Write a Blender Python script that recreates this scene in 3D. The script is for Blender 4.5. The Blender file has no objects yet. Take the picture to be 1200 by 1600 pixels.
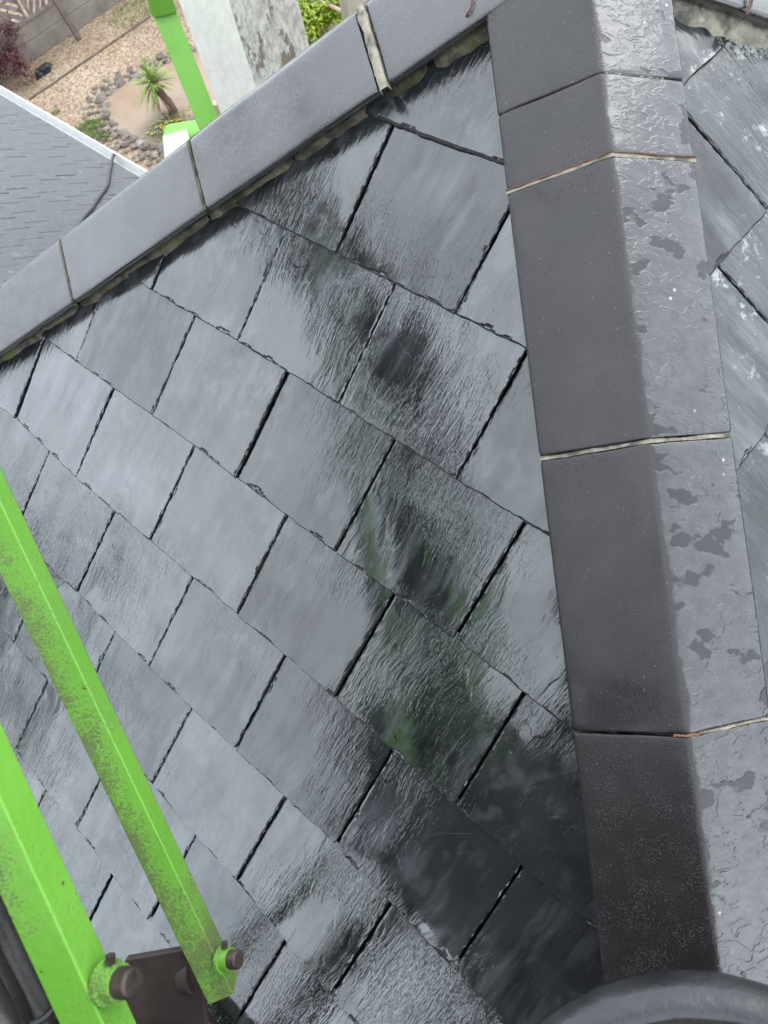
import bpy, bmesh, math, random
from mathutils import Vector, Matrix, noise
R = math.radians
random.seed(7)
SC = bpy.context.scene
COL = SC.collection

# ------------------------------------------------------------------ camera
CW = Vector((0.66968667, -1.01321965, 7.99978852))
RW = [Vector((0.7334, 0.6628, -0.1508)).normalized(), Vector((0.5447, -0.7058, -0.4530)).normalized(),
      Vector((-0.4067, 0.2501, -0.8787)).normalized()]
FPX = 1087.08
cam = bpy.data.cameras.new('camera'); camo = bpy.data.objects.new('camera', cam); COL.objects.link(camo)
Mx = Matrix((RW[0], -RW[1], -RW[2])).transposed().to_4x4(); Mx.translation = CW
camo.matrix_world = Mx
cam.sensor_fit = 'VERTICAL'; cam.sensor_height = 36; cam.sensor_width = 27
cam.lens = FPX/1600*36; cam.clip_start = 0.02; cam.clip_end = 600
cam.dof.use_dof = True; cam.dof.focus_distance = 1.3; cam.dof.aperture_fstop = 8
SC.camera = camo
def ray(x, y): return RW[0]*((x-600)/FPX) + RW[1]*((y-800)/FPX) + RW[2]
def at(x, y, d): return CW + ray(x, y)*d
def on_z(x, y, z=0.0):
    d = ray(x, y); return CW + d*((z-CW.z)/d.z)

# ------------------------------------------------------------------ sky, sun, exposure
SUN_EL, SUN_AZ = 50, 175            # azimuth measured from -Y towards +X
w = bpy.data.worlds.new('World'); SC.world = w; w.use_nodes = True
nt = w.node_tree; nt.nodes.clear()
def N(nt, t, **kw):
    n = nt.nodes.new(t)
    for k, v in kw.items(): setattr(n, k, v)
    return n
L = nt.links.new
out = N(nt, 'ShaderNodeOutputWorld'); bg = N(nt, 'ShaderNodeBackground')
sky = N(nt, 'ShaderNodeTexSky', sky_type='NISHITA'); sky.sun_disc = False
sky.sun_elevation = R(SUN_EL); sky.sun_rotation = R(180 - SUN_AZ); sky.air_density = 1.5; sky.dust_density = 3
geo = N(nt, 'ShaderNodeTexCoord'); nz = N(nt, 'ShaderNodeTexNoise'); nz.inputs['Scale'].default_value = 1.6
nz.inputs['Detail'].default_value = 4
L(geo.outputs['Generated'], nz.inputs['Vector'])
rmp = N(nt, 'ShaderNodeValToRGB'); rmp.color_ramp.elements[0].position = .3; rmp.color_ramp.elements[1].position = .7
rmp.color_ramp.elements[0].color = (16, 17.8, 19.8, 1); rmp.color_ramp.elements[1].color = (24, 26, 28.4, 1)
L(nz.outputs['Fac'], rmp.inputs['Fac'])
mx = N(nt, 'ShaderNodeMixRGB'); mx.inputs[0].default_value = .92
L(sky.outputs[0], mx.inputs[1]); L(rmp.outputs[0], mx.inputs[2]); L(mx.outputs[0], bg.inputs[0]); bg.inputs[1].default_value = .1
L(bg.outputs[0], out.inputs[0])
sl = bpy.data.lights.new('sun', 'SUN'); sl.energy = .9; sl.angle = R(40); sl.color = (1, .96, .9)
so = bpy.data.objects.new('sun', sl); COL.objects.link(so)
sd = Vector((math.sin(R(SUN_AZ))*math.cos(R(SUN_EL)), -math.cos(R(SUN_AZ))*math.cos(R(SUN_EL)), math.sin(R(SUN_EL))))
so.rotation_euler = sd.to_track_quat('Z', 'Y').to_euler(); so.location = (0, 0, 30)
SC.view_settings.view_transform = 'Standard'; SC.view_settings.look = 'None'
SC.view_settings.exposure = 0.45; SC.view_settings.gamma = 1
SC.render.engine = 'CYCLES'

# ------------------------------------------------------------------ helpers
def link(name, bm, mat, parent=None, mw=None, smooth=False, bevel=None, mats=None):
    me = bpy.data.meshes.new(name); bm.to_mesh(me); bm.free()
    for m in (mats or [mat]): me.materials.append(m)
    if smooth:
        for p in me.polygons: p.use_smooth = True
    o = bpy.data.objects.new(name, me); COL.objects.link(o)
    if mw is not None: o.matrix_world = mw
    if parent is not None:
        o.parent = parent; o.matrix_parent_inverse = wm(parent).inverted()
    if bevel:
        b = o.modifiers.new('bevel', 'BEVEL'); b.width = bevel; b.segments = 2; b.limit_method = 'ANGLE'
    return o
def wm(o):
    m = o.matrix_basis.copy()
    if o.parent: m = wm(o.parent) @ o.matrix_parent_inverse @ m
    return m
def empty(name, loc):
    o = bpy.data.objects.new(name, None); COL.objects.link(o); o.location = loc; o.empty_display_size = .1; return o
def tag(o, label, cat, group=None):
    o['label'] = label; o['category'] = cat
    if group: o['group'] = group
    return o
def struct(o): o['kind'] = 'structure'; return o
def frame_m(o, x, y, z):
    m = Matrix((x, y, z)).transposed().to_4x4(); m.translation = o; return m
def bm_box(bm, o, a, b, c):
    """box from corner o with edge vectors a,b,c"""
    v = [bm.verts.new(o + a*i + b*j + c*k) for i in (0, 1) for j in (0, 1) for k in (0, 1)]
    for f in ((0, 1, 3, 2), (4, 6, 7, 5), (0, 4, 5, 1), (2, 3, 7, 6), (0, 2, 6, 4), (1, 5, 7, 3)):
        bm.faces.new([v[i] for i in f])
    return v
def bm_cbox(bm, c, a, b, d): return bm_box(bm, c - a/2 - b/2 - d/2, a, b, d)
def fix(bm): bmesh.ops.recalc_face_normals(bm, faces=bm.faces[:]); return bm
def bm_tube(bm, pts, rad, n=10, cap=True):
    pts = [Vector(p) for p in pts]; rings = []
    if not hasattr(rad, '__len__'): rad = [rad]*len(pts)
    t = (pts[1]-pts[0]).normalized(); up = t.orthogonal().normalized()
    for i, p in enumerate(pts):
        t = (pts[min(i+1, len(pts)-1)] - pts[max(i-1, 0)]).normalized()
        up = (up - t*up.dot(t)).normalized(); s = t.cross(up)
        rings.append([bm.verts.new(p + (up*math.cos(2*math.pi*k/n) + s*math.sin(2*math.pi*k/n))*rad[i]) for k in range(n)])
    for a, b in zip(rings, rings[1:]):
        for k in range(n): bm.faces.new((a[k], a[(k+1) % n], b[(k+1) % n], b[k]))
    if cap: bm.faces.new(rings[0][::-1]); bm.faces.new(rings[-1])
def spline(pts, m=8):
    pts = [Vector(p) for p in pts]; q = [pts[0]*2-pts[1]] + pts + [pts[-1]*2-pts[-2]]; o = []
    for i in range(1, len(q)-2):
        for k in range(m):
            t = k/m; a, b, c, d = q[i-1:i+3]
            o.append(.5*((2*b) + (c-a)*t + (2*a-5*b+4*c-d)*t*t + (3*b-a-3*c+d)*t**3))
    return o + [pts[-1]]
def nse(x, y=0, z=0): return noise.noise(Vector((x, y, z)))

# ------------------------------------------------------------------ materials
class Mat:
    def __init__(s, name, rough=.5, color=(.5, .5, .5), spec=.5, ior=1.5):
        s.m = bpy.data.materials.new(name); s.m.use_nodes = True; s.nt = s.m.node_tree
        s.b = s.nt.nodes['Principled BSDF']; s.b.inputs['Roughness'].default_value = rough
        s.b.inputs['Base Color'].default_value = (*color, 1); s.b.inputs['IOR'].default_value = ior
        s.b.inputs['Specular IOR Level'].default_value = spec
        s.tc = N(s.nt, 'ShaderNodeTexCoord'); s.src = s.tc.outputs['Object']; s.h = None
    def L(s, a, b): s.nt.links.new(a, b)
    def coords(s, scale=(1, 1, 1), rot=(0, 0, 0), rnd=0, src=None):
        m = N(s.nt, 'ShaderNodeMapping'); m.inputs['Scale'].default_value = scale; m.inputs['Rotation'].default_value = rot
        s.L(src or s.src, m.inputs['Vector'])
        if rnd:
            oi = N(s.nt, 'ShaderNodeObjectInfo'); mu = s.math('MULTIPLY', oi.outputs['Random'], rnd)
            cb = N(s.nt, 'ShaderNodeCombineXYZ')
            for k in range(3): s.L(mu, cb.inputs[k])
            s.L(cb.outputs[0], m.inputs['Location'])
        return m.outputs[0]
    def math(s, op, a, b=None, c=None):
        n = N(s.nt, 'ShaderNodeMath', operation=op)
        for i, v in enumerate((a, b, c)):
            if v is None: continue
            if isinstance(v, (int, float)): n.inputs[i].default_value = v
            else: s.L(v, n.inputs[i])
        return n.outputs[0]
    def noise(s, vec, scale, detail=3, rough=.5, dist=0):
        n = N(s.nt, 'ShaderNodeTexNoise'); n.inputs['Scale'].default_value = scale; n.inputs['Detail'].default_value = detail
        n.inputs['Roughness'].default_value = rough; n.inputs['Distortion'].default_value = dist
        s.L(vec, n.inputs['Vector']); return n.outputs['Fac']
    def vor(s, vec, scale, feat='F1', out='Distance', rnd=1):
        n = N(s.nt, 'ShaderNodeTexVoronoi', feature=feat); n.inputs['Scale'].default_value = scale
        n.inputs['Randomness'].default_value = rnd
        s.L(vec, n.inputs['Vector']); return n.outputs[out]
    def ramp(s, fac, stops, interp='LINEAR'):
        r = N(s.nt, 'ShaderNodeValToRGB'); e = r.color_ramp.elements; r.color_ramp.interpolation = interp
        while len(e) < len(stops): e.new(.5)
        for k, (p, c) in enumerate(stops):
            e[k].position = p; e[k].color = (*c, 1) if hasattr(c, '__len__') else (c, c, c, 1)
        s.L(fac, r.inputs[0]); return r.outputs[0]
    def mix(s, fac, a, b, mode='MIX'):
        n = N(s.nt, 'ShaderNodeMixRGB', blend_type=mode)
        for i, v in ((0, fac), (1, a), (2, b)):
            if isinstance(v, (int, float)): n.inputs[i].default_value = v if i == 0 else (v, v, v, 1)
            elif isinstance(v, tuple): n.inputs[i].default_value = (*v, 1)
            else: s.L(v, n.inputs[i])
        return n.outputs[0]
    def color(s, c): s.L(c, s.b.inputs['Base Color']); return s
    def rough(s, c): s.L(c, s.b.inputs['Roughness']); return s
    def bump(s, h, dist, strength=1):
        n = N(s.nt, 'ShaderNodeBump'); n.inputs['Distance'].default_value = dist; n.inputs['Strength'].default_value = strength
        s.L(h, n.inputs['Height'])
        if s.h: s.L(s.h, n.inputs['Normal'])
        s.h = n.outputs[0]; s.L(s.h, s.b.inputs['Normal']); return s

def slate_mat(name, variant):
    """wet riven slate; the grain runs at a different angle in each variant"""
    m = Mat(name, ior=1.6, spec=.75)
    ang = {0: 2, 1: 11, 2: -8, 3: -20, 4: 6}[variant]
    c0 = m.coords(rnd=17)
    warp = N(m.nt, 'ShaderNodeVectorMath', operation='ADD'); m.L(c0, warp.inputs[0])
    wn = N(m.nt, 'ShaderNodeTexNoise'); wn.inputs['Scale'].default_value = 7; m.L(c0, wn.inputs['Vector'])
    wsc = N(m.nt, 'ShaderNodeVectorMath', operation='SCALE'); wsc.inputs['Scale'].default_value = .03
    m.L(wn.outputs['Color'], wsc.inputs[0]); m.L(wsc.outputs[0], warp.inputs[1])
    cr = m.coords(rot=(0, 0, R(ang)), scale=(1, .12, 1), src=warp.outputs[0])
    rr = m.noise(cr, 150, 3, .65)                                    # riven streaks
    r2 = m.noise(cr, 380, 2, .6)
    un = m.noise(m.coords(rot=(0, 0, R(ang)), scale=(1, .5, 1), src=warp.outputs[0]), 13, 2, .5)
    amp = m.ramp(m.noise(c0, 7, 3), [(.40, .12), (.60, 1)])
    # terraced flakes: long curved steps where a layer has come away
    fl = m.noise(m.coords(scale=(1, .55, 1), rot=(0, 0, R(ang)), src=warp.outputs[0]), 9, 3, .55, .4)
    st = m.math('SNAP', fl, .11); edge = m.math('MULTIPLY', m.math('SUBTRACT', fl, st), 3)
    steps = m.ramp(edge, [(.0, 0), (.06, 1), (1, 1)])
    ter = m.ramp(m.noise(m.coords(rot=(0, 0, R(ang)), scale=(1, .16, 1), src=warp.outputs[0]), 120, 3, .6), [(.455, 0), (.485, .5), (.52, .5), (.55, 1)])
    h = m.math('MULTIPLY', amp, m.math('ADD', m.math('ADD', m.math('MULTIPLY', m.math('SUBTRACT', rr, .5), .55), m.math('MULTIPLY', m.math('SUBTRACT', r2, .5), .3)), m.math('MULTIPLY', ter, .17)))
    m.bump(un, .0013, 1); m.bump(steps, .00022, .5); m.bump(h, .0012, 1)
    oi = N(m.nt, 'ShaderNodeObjectInfo')
    tint = m.ramp(oi.outputs['Random'], [(0, (.011, .013, .0135)), (.35, (.014, .0165, .0165)), (.6, (.012, .0155, .0135)), (.8, (.016, .0168, .0185)), (1, (.0095, .0105, .0125))])
    pat = m.ramp(m.noise(c0, 11, 4, .6), [(.35, .7), (.65, 1.5)])
    col = m.mix(1, tint, pat, 'MULTIPLY')
    pale = m.ramp(m.math('MULTIPLY', m.noise(cr, 30, 4, .65), m.noise(c0, 5, 2)), [(.28, 0), (.44, .35)])
    col = m.mix(pale, col, (.13, .14, .15))
    blot = m.ramp(m.math('MULTIPLY', m.noise(m.coords(scale=(1, .7, 1), rnd=5), 42, 2, .5), m.noise(c0, 8, 2)), [(.30, 0), (.40, .16)])
    col = m.mix(blot, col, (.15, .16, .17))
    if variant == 4:
        lich = m.ramp(m.math('MULTIPLY', m.noise(c0, 70, 4, .7), m.noise(c0, 9, 2)), [(.325, 0), (.40, .45)])
        col = m.mix(lich, col, (.36, .37, .36))
        stripe = m.ramp(m.noise(m.coords(scale=(1, .12, 1), rnd=9), 26, 3), [(.38, .5), (.6, 1.6)])
        col = m.mix(1, col, stripe, 'MULTIPLY')
    speck = m.ramp(m.vor(c0, 48), [(.0, 1), (.045, 0)])
    col = m.mix(m.math('MULTIPLY', speck, .6), col, (.3, .31, .3))
    m.color(col)
    m.rough(m.ramp(m.math('ADD', m.math('MULTIPLY', m.noise(c0, 8, 4, .6), .6), m.math('MULTIPLY', m.noise(cr, 60, 3), .4)), [(.38, .03), (.62, .20)]))
    wv = N(m.nt, 'ShaderNodeMapRange'); m.L(oi.outputs['Random'], wv.inputs[0]); wv.inputs[3].default_value = .55 if variant != 4 else .35; wv.inputs[4].default_value = .95 if variant != 4 else .6
    m.L(wv.outputs[0], m.b.inputs['Specular IOR Level'])
    film = m.math('ADD', m.math('MULTIPLY', m.noise(cr, 22, 4, .65), .55), m.math('MULTIPLY', m.noise(c0, 9, 3, .6), .45))
    m.L(m.ramp(film, [(.40, .35 if variant != 4 else .1), (.50, .8 if variant != 4 else .5), (.62, 1 if variant != 4 else .8)]), m.b.inputs['Coat Weight']); m.b.inputs['Coat Roughness'].default_value = .025; m.b.inputs['Coat IOR'].default_value = 1.4
    if m.h: m.L(m.h, m.b.inputs['Coat Normal'])
    return m.m
SLATE = [slate_mat('wet_slate_%d' % k, k) for k in range(4)]
SLATE_E = slate_mat('weathered_slate', 4)

def cap_mat(name, wetside=True):
    m = Mat(name, ior=1.55, spec=.75)
    c = m.coords(rnd=13)
    sep = N(m.nt, 'ShaderNodeSeparateXYZ'); m.L(m.src, sep.inputs[0])
    edge = m.math('MULTIPLY', m.math('SUBTRACT', m.noise(c, 30, 5, .7), .5), .028)
    side = m.math('ADD', sep.outputs['Y'], edge)
    wet = m.ramp(m.math('MULTIPLY_ADD', side, 300 if wetside else 0, -.8), [(0, 0), (1, 1)])        # rain driven against the far wing
    # water film with islands
    cw = m.coords(rot=(0, 0, R(-38)), scale=(1, .5, 1), rnd=11)
    isl = m.math('ADD', m.math('MULTIPLY', m.noise(cw, 27, 3, .55), .75), m.math('MULTIPLY', m.noise(c, 7, 2), .25)); blob = m.ramp(isl, [(.556, 0), (.578, 1)])
    rim = m.ramp(m.noise(cw, 58, 2, .5, .5), [(.43, 0), (.50, 1), (.53, 0)])
    rim = m.math('MULTIPLY', rim, m.ramp(m.noise(c, 17, 2), [(.36, .15), (.55, 1)]))
    pits = m.ramp(m.vor(c, 85), [(0, 1), (.11, 0)])
    grit = m.noise(c, 520, 2, .7); drops = m.math('MULTIPLY', m.ramp(m.vor(c, 420), [(0, 1), (.35, 0)]), m.ramp(m.noise(c, 33, 3), [(.42, .1), (.6, 1)]))
    rough_z = m.ramp(m.noise(c, 5, 2), [(.38, .25), (.58, 1)])
    film = m.noise(cw, 70, 4, .6)
    hw = m.math('ADD', m.math('MULTIPLY', rim, .3), m.math('MULTIPLY', film, .6))
    hw = m.math('MULTIPLY', hw, m.math('SUBTRACT', 1, blob))
    hd = m.math('ADD', m.math('MULTIPLY', m.math('MULTIPLY', m.math('ADD', grit, m.math('MULTIPLY', drops, 1.1)), rough_z), .8), m.math('MULTIPLY', pits, .45))
    h = m.mix(wet, hd, hw)
    m.bump(m.noise(c, 9, 2), .003, .6); m.bump(h, .0011, 1)
    dry = m.ramp(m.noise(c, 14, 4, .6), [(.3, (.016, .0130, .0135)), (.7, (.026, .0215, .022))])
    wc = m.ramp(m.noise(c, 40, 4, .7), [(.3, (.020, .0195, .021)), (.7, (.042, .040, .039))])
    wc = m.mix(blob, wc, (.016, .016, .018))
    wc = m.mix(m.math('MULTIPLY', rim, .3), wc, (.03, .03, .033))
    col = m.mix(wet, dry, wc)
    sp = m.math('MAXIMUM', m.ramp(m.vor(c, 60), [(0, 1), (.06, 0)]), m.math('MULTIPLY', m.ramp(m.vor(c, 135), [(0, 1), (.10, 0)]), m.ramp(m.noise(c, 11, 2), [(.45, 0), (.6, 1)]))); sp2 = m.math('MULTIPLY', m.ramp(m.vor(c, 27), [(0, 1), (.085, 0)]), m.ramp(m.noise(c, 9, 1), [(.5, 0), (.62, 1)]))
    col = m.mix(m.math('MAXIMUM', m.math('MULTIPLY', sp, .5), m.math('MULTIPLY', sp2, wet)), col, (.48, .46, .40))
    m.color(col)
    m.rough(m.mix(wet, m.ramp(rough_z, [(0, .15), (1, .09)]), m.mix(blob, .10, m.ramp(film, [(.35, .14), (.65, .32)]))))
    m.b.inputs['Coat Weight'].default_value = 1
    if not wetside: m.b.inputs['Coat Weight'].default_value = .85; m.b.inputs['Specular IOR Level'].default_value = .6
    if wetside:
        m.L(m.mix(wet, .12, m.mix(blob, m.ramp(film, [(.35, .25), (.65, .6)]), 0.12)), m.b.inputs['Coat Weight'])
        m.L(m.mix(wet, .40, m.mix(blob, .58, .42)), m.b.inputs['Specular IOR Level']); m.b.inputs['Coat Roughness'].default_value = .12 if wetside else .06
    m.L(m.h, m.b.inputs['Coat Normal'])
    return m.m
CAP = cap_mat('hip_tile_clay'); CAP2 = cap_mat('dark_hip_tile_clay', False)

def mortar_mat(name, c1, c2, moss):
    m = Mat(name, rough=.85); c = m.coords()
    col = m.ramp(m.noise(c, 60, 5, .7), [(.3, c1), (.7, c2)])
    mo = m.ramp(m.noise(c, 16, 4, .6), [(.52, 0), (.6, moss)])
    col = m.mix(mo, col, (.075, .085, .02))
    dk = m.ramp(m.noise(c, 28, 3, .6), [(.38, .35), (.52, 1)])
    m.color(m.mix(1, col, dk, 'MULTIPLY')); m.bump(m.noise(c, 190, 5, .7), .003, 1); return m.m
MORTAR = mortar_mat('bedding_mortar', (.05, .043, .028), (.145, .125, .09), .8)
MORTAR_P = mortar_mat('pale_mortar', (.19, .17, .13), (.36, .325, .26), .2)
def plain(name, col, rough=.5, bump=None, var=.25, scale=20, spec=.5, metal=0):
    m = Mat(name, rough=rough, spec=spec); c = m.coords()
    f = m.noise(c, scale, 5, .6)
    m.color(m.ramp(f, [(.3, tuple(v*(1-var) for v in col)), (.7, tuple(v*(1+var) for v in col))]))
    m.b.inputs['Metallic'].default_value = metal
    if bump: m.bump(m.noise(c, bump[0], 4, .6), bump[1], 1)
    return m.m
EDGE = plain('dressed_slate_edge', (.012, .013, .014), .55, (150, .002), .6, 60, spec=.35)
WIRE = plain('rusty_wire', (.075, .03, .02), .6)
CLAY = plain('orange_clay', (.22, .095, .05), .8, (200, .002))
DECK = plain('roofing_felt', (.008, .008, .008), .9)
WALL = plain('cream_render', (.42, .37, .29), .9, (60, .004), .12, 3)
BLACKRUB = plain('black_rubber', (.012, .012, .012), .45, (30, .002))
CABLE = plain('black_cable', (.012, .012, .013), .4)
HOSE = plain('hydraulic_hose', (.022, .019, .018), .42, (45, .002), .4, 9)
STEEL = plain('worn_steel', (.075, .055, .048), .45, (120, .001), .55, 40, metal=.55)
RUST = plain('rusty_plate', (.035, .024, .02), .5, (90, .001), .5, 14)
WHITEPL = plain('white_plastic', (.62, .62, .6), .4, None, .06)

def green_mat():
    m = Mat('lime_green_paint', rough=.38, ior=1.5); c = m.coords()
    base = m.ramp(m.noise(c, 5, 3), [(.3, (.11, .33, .022)), (.7, (.145, .40, .035))])
    sep = N(m.nt, 'ShaderNodeSeparateXYZ'); m.L(m.src, sep.inputs[0])
    geo = N(m.nt, 'ShaderNodeAttribute'); geo.attribute_name = 'grime'
    grime = m.math('MULTIPLY', geo.outputs['Fac'], m.ramp(m.noise(c, 22, 5, .65), [(.3, .35), (.65, 1)]))
    fine = m.ramp(m.noise(c, 650, 2, .7), [(.42, 0), (.6, 1)])
    gf = m.ramp(m.math('MULTIPLY_ADD', m.math('MINIMUM', grime, 1), .42, m.noise(c, 420, 3, .75)), [(.70, 0), (.78, 1)])
    soft = m.math('MULTIPLY', grime, .35)
    col = m.mix(soft, base, (.26, .33, .14)); col = m.mix(m.math('MULTIPLY', gf, .75), col, (.10, .10, .045))
    col = m.mix(m.math('SUBTRACT', geo.outputs['Fac'], 1), col, (.018, .018, .012))
    spot = m.ramp(m.vor(c, 75), [(0, 1), (.09, 0)]); sw = m.ramp(m.noise(c, 12, 2), [(.45, 0), (.55, 1)])
    col = m.mix(m.math('MULTIPLY', spot, sw), col, (.03, .03, .01))
    ch = m.ramp(m.noise(c, 48, 4, .8), [(.68, 0), (.69, 1)])
    col = m.mix(ch, col, (.10, .035, .02))
    m.color(col); m.bump(m.noise(c, 90, 3), .0008, 1); m.rough(m.ramp(grime, [(0, .3), (1, .62)])); return m.m
GREEN = green_mat(); UNDER = plain('dark_underside', (.018, .019, .014), .6, (60, .001), .5, 12)  # grimy hidden arm faces, darkened so the slates mirror less green

# ------------------------------------------------------------------ the pyramid roof
TH = R(33); H = 7.5; APEX = Vector((0, 0, H))
DE = R(-2.15)
def plane_frame(face):
    """(u along the eaves, v up the slope, n outward) of a face of the pyramid"""
    base = {'S': 0, 'E': 90, 'N': 180, 'W': 270}[face]
    rz = Matrix.Rotation(R(base), 3, 'Z')
    return rz @ Vector((1, 0, 0)), rz @ Vector((0, math.cos(TH), math.sin(TH))), rz @ Vector((0, -math.sin(TH), math.cos(TH)))
roof = empty('slate_roof', (0, 0, H - 1.6))
tag(roof, 'wet dark slate pyramid roof with angular black hip tiles, filling most of the picture', 'roof')

def slate_mesh(corners, seed, thick=.007, rough_tail=1.0, step=1.0):
    """corners (bl, br, tl, tr) in plane metres; tail edge is bl-br. Returns bmesh in local plane coordinates and its centre."""
    bl, br, tl, tr = [Vector((*c, 0)) for c in corners]
    c0 = (bl+br+tl+tr)/4
    W = (br-bl).length; Ht = (tl-bl).length
    xs = [0, .006, .014, .028]; n = max(4, int(W/(.0075*step))); xs += [.04 + .92*i/n for i in range(n+1)]; xs += [.972, .986, .994, 1]
    m = int(Ht/(.0085*step)); ys = [0, .0095, .017, .026, .04] + [.055 + .945*i/m for i in range(m+1)]
    bm = bmesh.new(); top = []; bot = []; drops = []
    s = seed*7.31
    tiltx, tilty, bow = random.gauss(0, .0016), random.gauss(0, .0013), random.gauss(0, .0009)
    ph = random.random()*9
    for j, v in enumerate(ys):
        rt, rb = [], []; dr_ = []; drops.append(dr_)
        for i, a in enumerate(xs):
            p = (bl*(1-a)+br*a)*(1-v) + (tl*(1-a)+tr*a)*v
            el = min(a, 1-a)*W; eb = v*Ht
            q = p*1.0
            # ragged outline
            fx = math.exp(-(el/.006)**2); fy = math.exp(-(eb/.007)**2)
            sx = 1 if a < .5 else -1
            jx = (nse(s, p.y*38)*.0020 + nse(s+5, p.y*120, 3)*.0012 + nse(s+8, p.y*9)*.0012)
            jy = (nse(p.x*38, s)*.0018 + nse(p.x*130, s+4, 2)*.0014 + nse(p.x*11, s+9)*.0016)*rough_tail
            q.x += sx*(abs(jx)+.0002)*fx; q.y += (jy+.0006)*fy
            z = thick*(1 - (v*Ht)/.212) + thick        # top face height
            z += tiltx*(a-.5)*2 + tilty*(v-.5) + bow*((a-.5)**2*4)
            z += nse(p.x*9+s, p.y*6, ph)*.0011 + nse(p.x*28+s, p.y*16, ph)*.00035
            # nibbled bevels
            cb = 1 if eb < .0012+.013*max(0, nse(p.x*32, s+2)-.05) else 0
            if j == 0: cb = .9
            ce = max(0, 1 - el/(.002+.005*max(0, nse(p.y*40, s+6))))
            drop = max(cb, ce*.8)*thick*(.28+.25*nse(p.x*150, p.y*150, s))
            zt = z - max(0, drop); dr_.append(max(0, drop))
            l = q - c0
            rt.append(bm.verts.new((l.x, l.y, zt))); rb.append((l.x, l.y, z-thick))
        top.append(rt); bot.append(rb)
    for j in range(len(ys)-1):
        for i in range(len(xs)-1):
            f_ = bm.faces.new((top[j][i], top[j][i+1], top[j+1][i+1], top[j+1][i]))
            dl = [drops[j+b_][i+a_] for a_ in (0, 1) for b_ in (0, 1)]
            if j == 0 or (max(dl)-min(dl) > .0006 and (i*7+j) % 3): f_.material_index = 1
    # skirts along tail and both sides down to the underside
    def skirt(seq):
        low = [bm.verts.new(b) for _, b in seq]
        for k in range(len(seq)-1):
            bm.faces.new((seq[k][0], low[k], low[k+1], seq[k+1][0])).material_index = 1
    nx = len(xs); ny = len(ys)
    skirt([(top[0][i], bot[0][i]) for i in range(nx)][::-1])
    skirt([(top[j][0], bot[j][0]) for j in range(ny)])
    skirt([(top[j][-1], bot[j][-1]) for j in range(ny)][::-1])
    return bm, c0
def add_slate(face, corners, seed, mats, parent=roof, collect=None, clip=True, rough_tail=1.0):
    U, V, Nn = plane_frame(face)
    bm, c0 = slate_mesh(corners, seed, rough_tail=rough_tail, step=1.0 if collect is None else 3.5)
    if clip:
        k = math.cos(TH)      # hip lines in plane coordinates: |u| = -v*cos(TH)
        for sg in (-1, 1):
            no = Vector((sg, k, 0)).normalized()
            p0 = Vector((0, 0, 0)) - c0 + Vector((0, .004, 0))
            g = bm.verts[:]+bm.edges[:]+bm.faces[:]
            bmesh.ops.bisect_plane(bm, geom=g, plane_co=p0, plane_no=no, clear_outer=True)
    if len(bm.faces) < 40: bm.free(); return None
    mw = frame_m(APEX + U*c0.x + V*c0.y, U, V, Nn)
    if collect is not None:
        bm.transform(mw)
        me = bpy.data.meshes.new('tmp'); bm.to_mesh(me); bm.free(); collect.from_mesh(me); bpy.data.meshes.remove(me); return None
    return link('slate', bm, None, parent, mw, mats=[random.choice(mats), EDGE])

PTS = {(0,0):(-.111,-.36),(0,1):(-.103,-.564),(0,2):(-.1,-.782),(0,3):(-.1,-.983),(0,4):(-.101,-1.203),(0,5):(-.107,-1.409),(0,7):(-.107,-1.831),(1,1):(.02,-.572),(1,2):(.026,-.773),(1,3):(.025,-.995),(1,4):(.024,-1.194),(2,1):(.143,-.565),(2,2):(.147,-.785),(2,3):(.146,-.984),(2,4):(.146,-1.207),(2,5):(.145,-1.404),(2,6):(.152,-1.629),(3,2):(.272,-.776),(3,3):(.27,-.992),(3,4):(.267,-1.192),(3,5):(.271,-1.419),(3,6):(.266,-1.608),(4,2):(.393,-.772),(4,3):(.389,-.982),(4,4):(.393,-1.208),(4,5):(.391,-1.401),(4,6):(.398,-1.633),(4,7):(.396,-1.828),(5,3):(.516,-.992),(5,4):(.519,-1.197),(5,5):(.514,-1.413),(5,6):(.513,-1.619),(6,4):(.641,-1.203),(6,5):(.642,-1.408),(1,5):(.021,-1.416),(1,6):(.016,-1.599),(-1,1):(-.226,-.571),(-1,2):(-.22,-.772),(-1,3):(-.224,-.995),(-1,4):(-.228,-1.196),(-1,5):(-.223,-1.417),(-2,2):(-.348,-.784),(-2,3):(-.347,-.984),(-2,4):(-.349,-1.203),(-2,5):(-.357,-1.403),(-2,6):(-.345,-1.622),(-2,7):(-.354,-1.831),(-3,2):(-.47,-.776),(-3,3):(-.478,-.996),(-3,4):(-.48,-1.198),(-4,3):(-.603,-.989),(-4,4):(-.591,-1.205),(-5,3):(-.733,-.994),(-5,4):(-.727,-1.186)}
def rot2(p):     # slate frame -> bisector frame
    c, s = math.cos(DE), math.sin(DE); x, y = p
    return (x*c + y*s*-1*-1 if False else x*math.cos(-DE) - y*math.sin(-DE), x*math.sin(-DE) + y*math.cos(-DE))
def jun(u, t): return PTS.get((u, t), (-.1046+.125*u, -.3516-.2120*t))
def in_view(P, mg=40):
    d = P - CW; z = d.dot(RW[2])
    if z <= .05: return False
    x = 600+FPX*d.dot(RW[0])/z; y = 800+FPX*d.dot(RW[1])/z
    return -mg < x < 1200+mg and -mg < y < 1600+mg
extra = bmesh.new(); cnt = 0
U0, V0, N0 = plane_frame('S')
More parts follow.
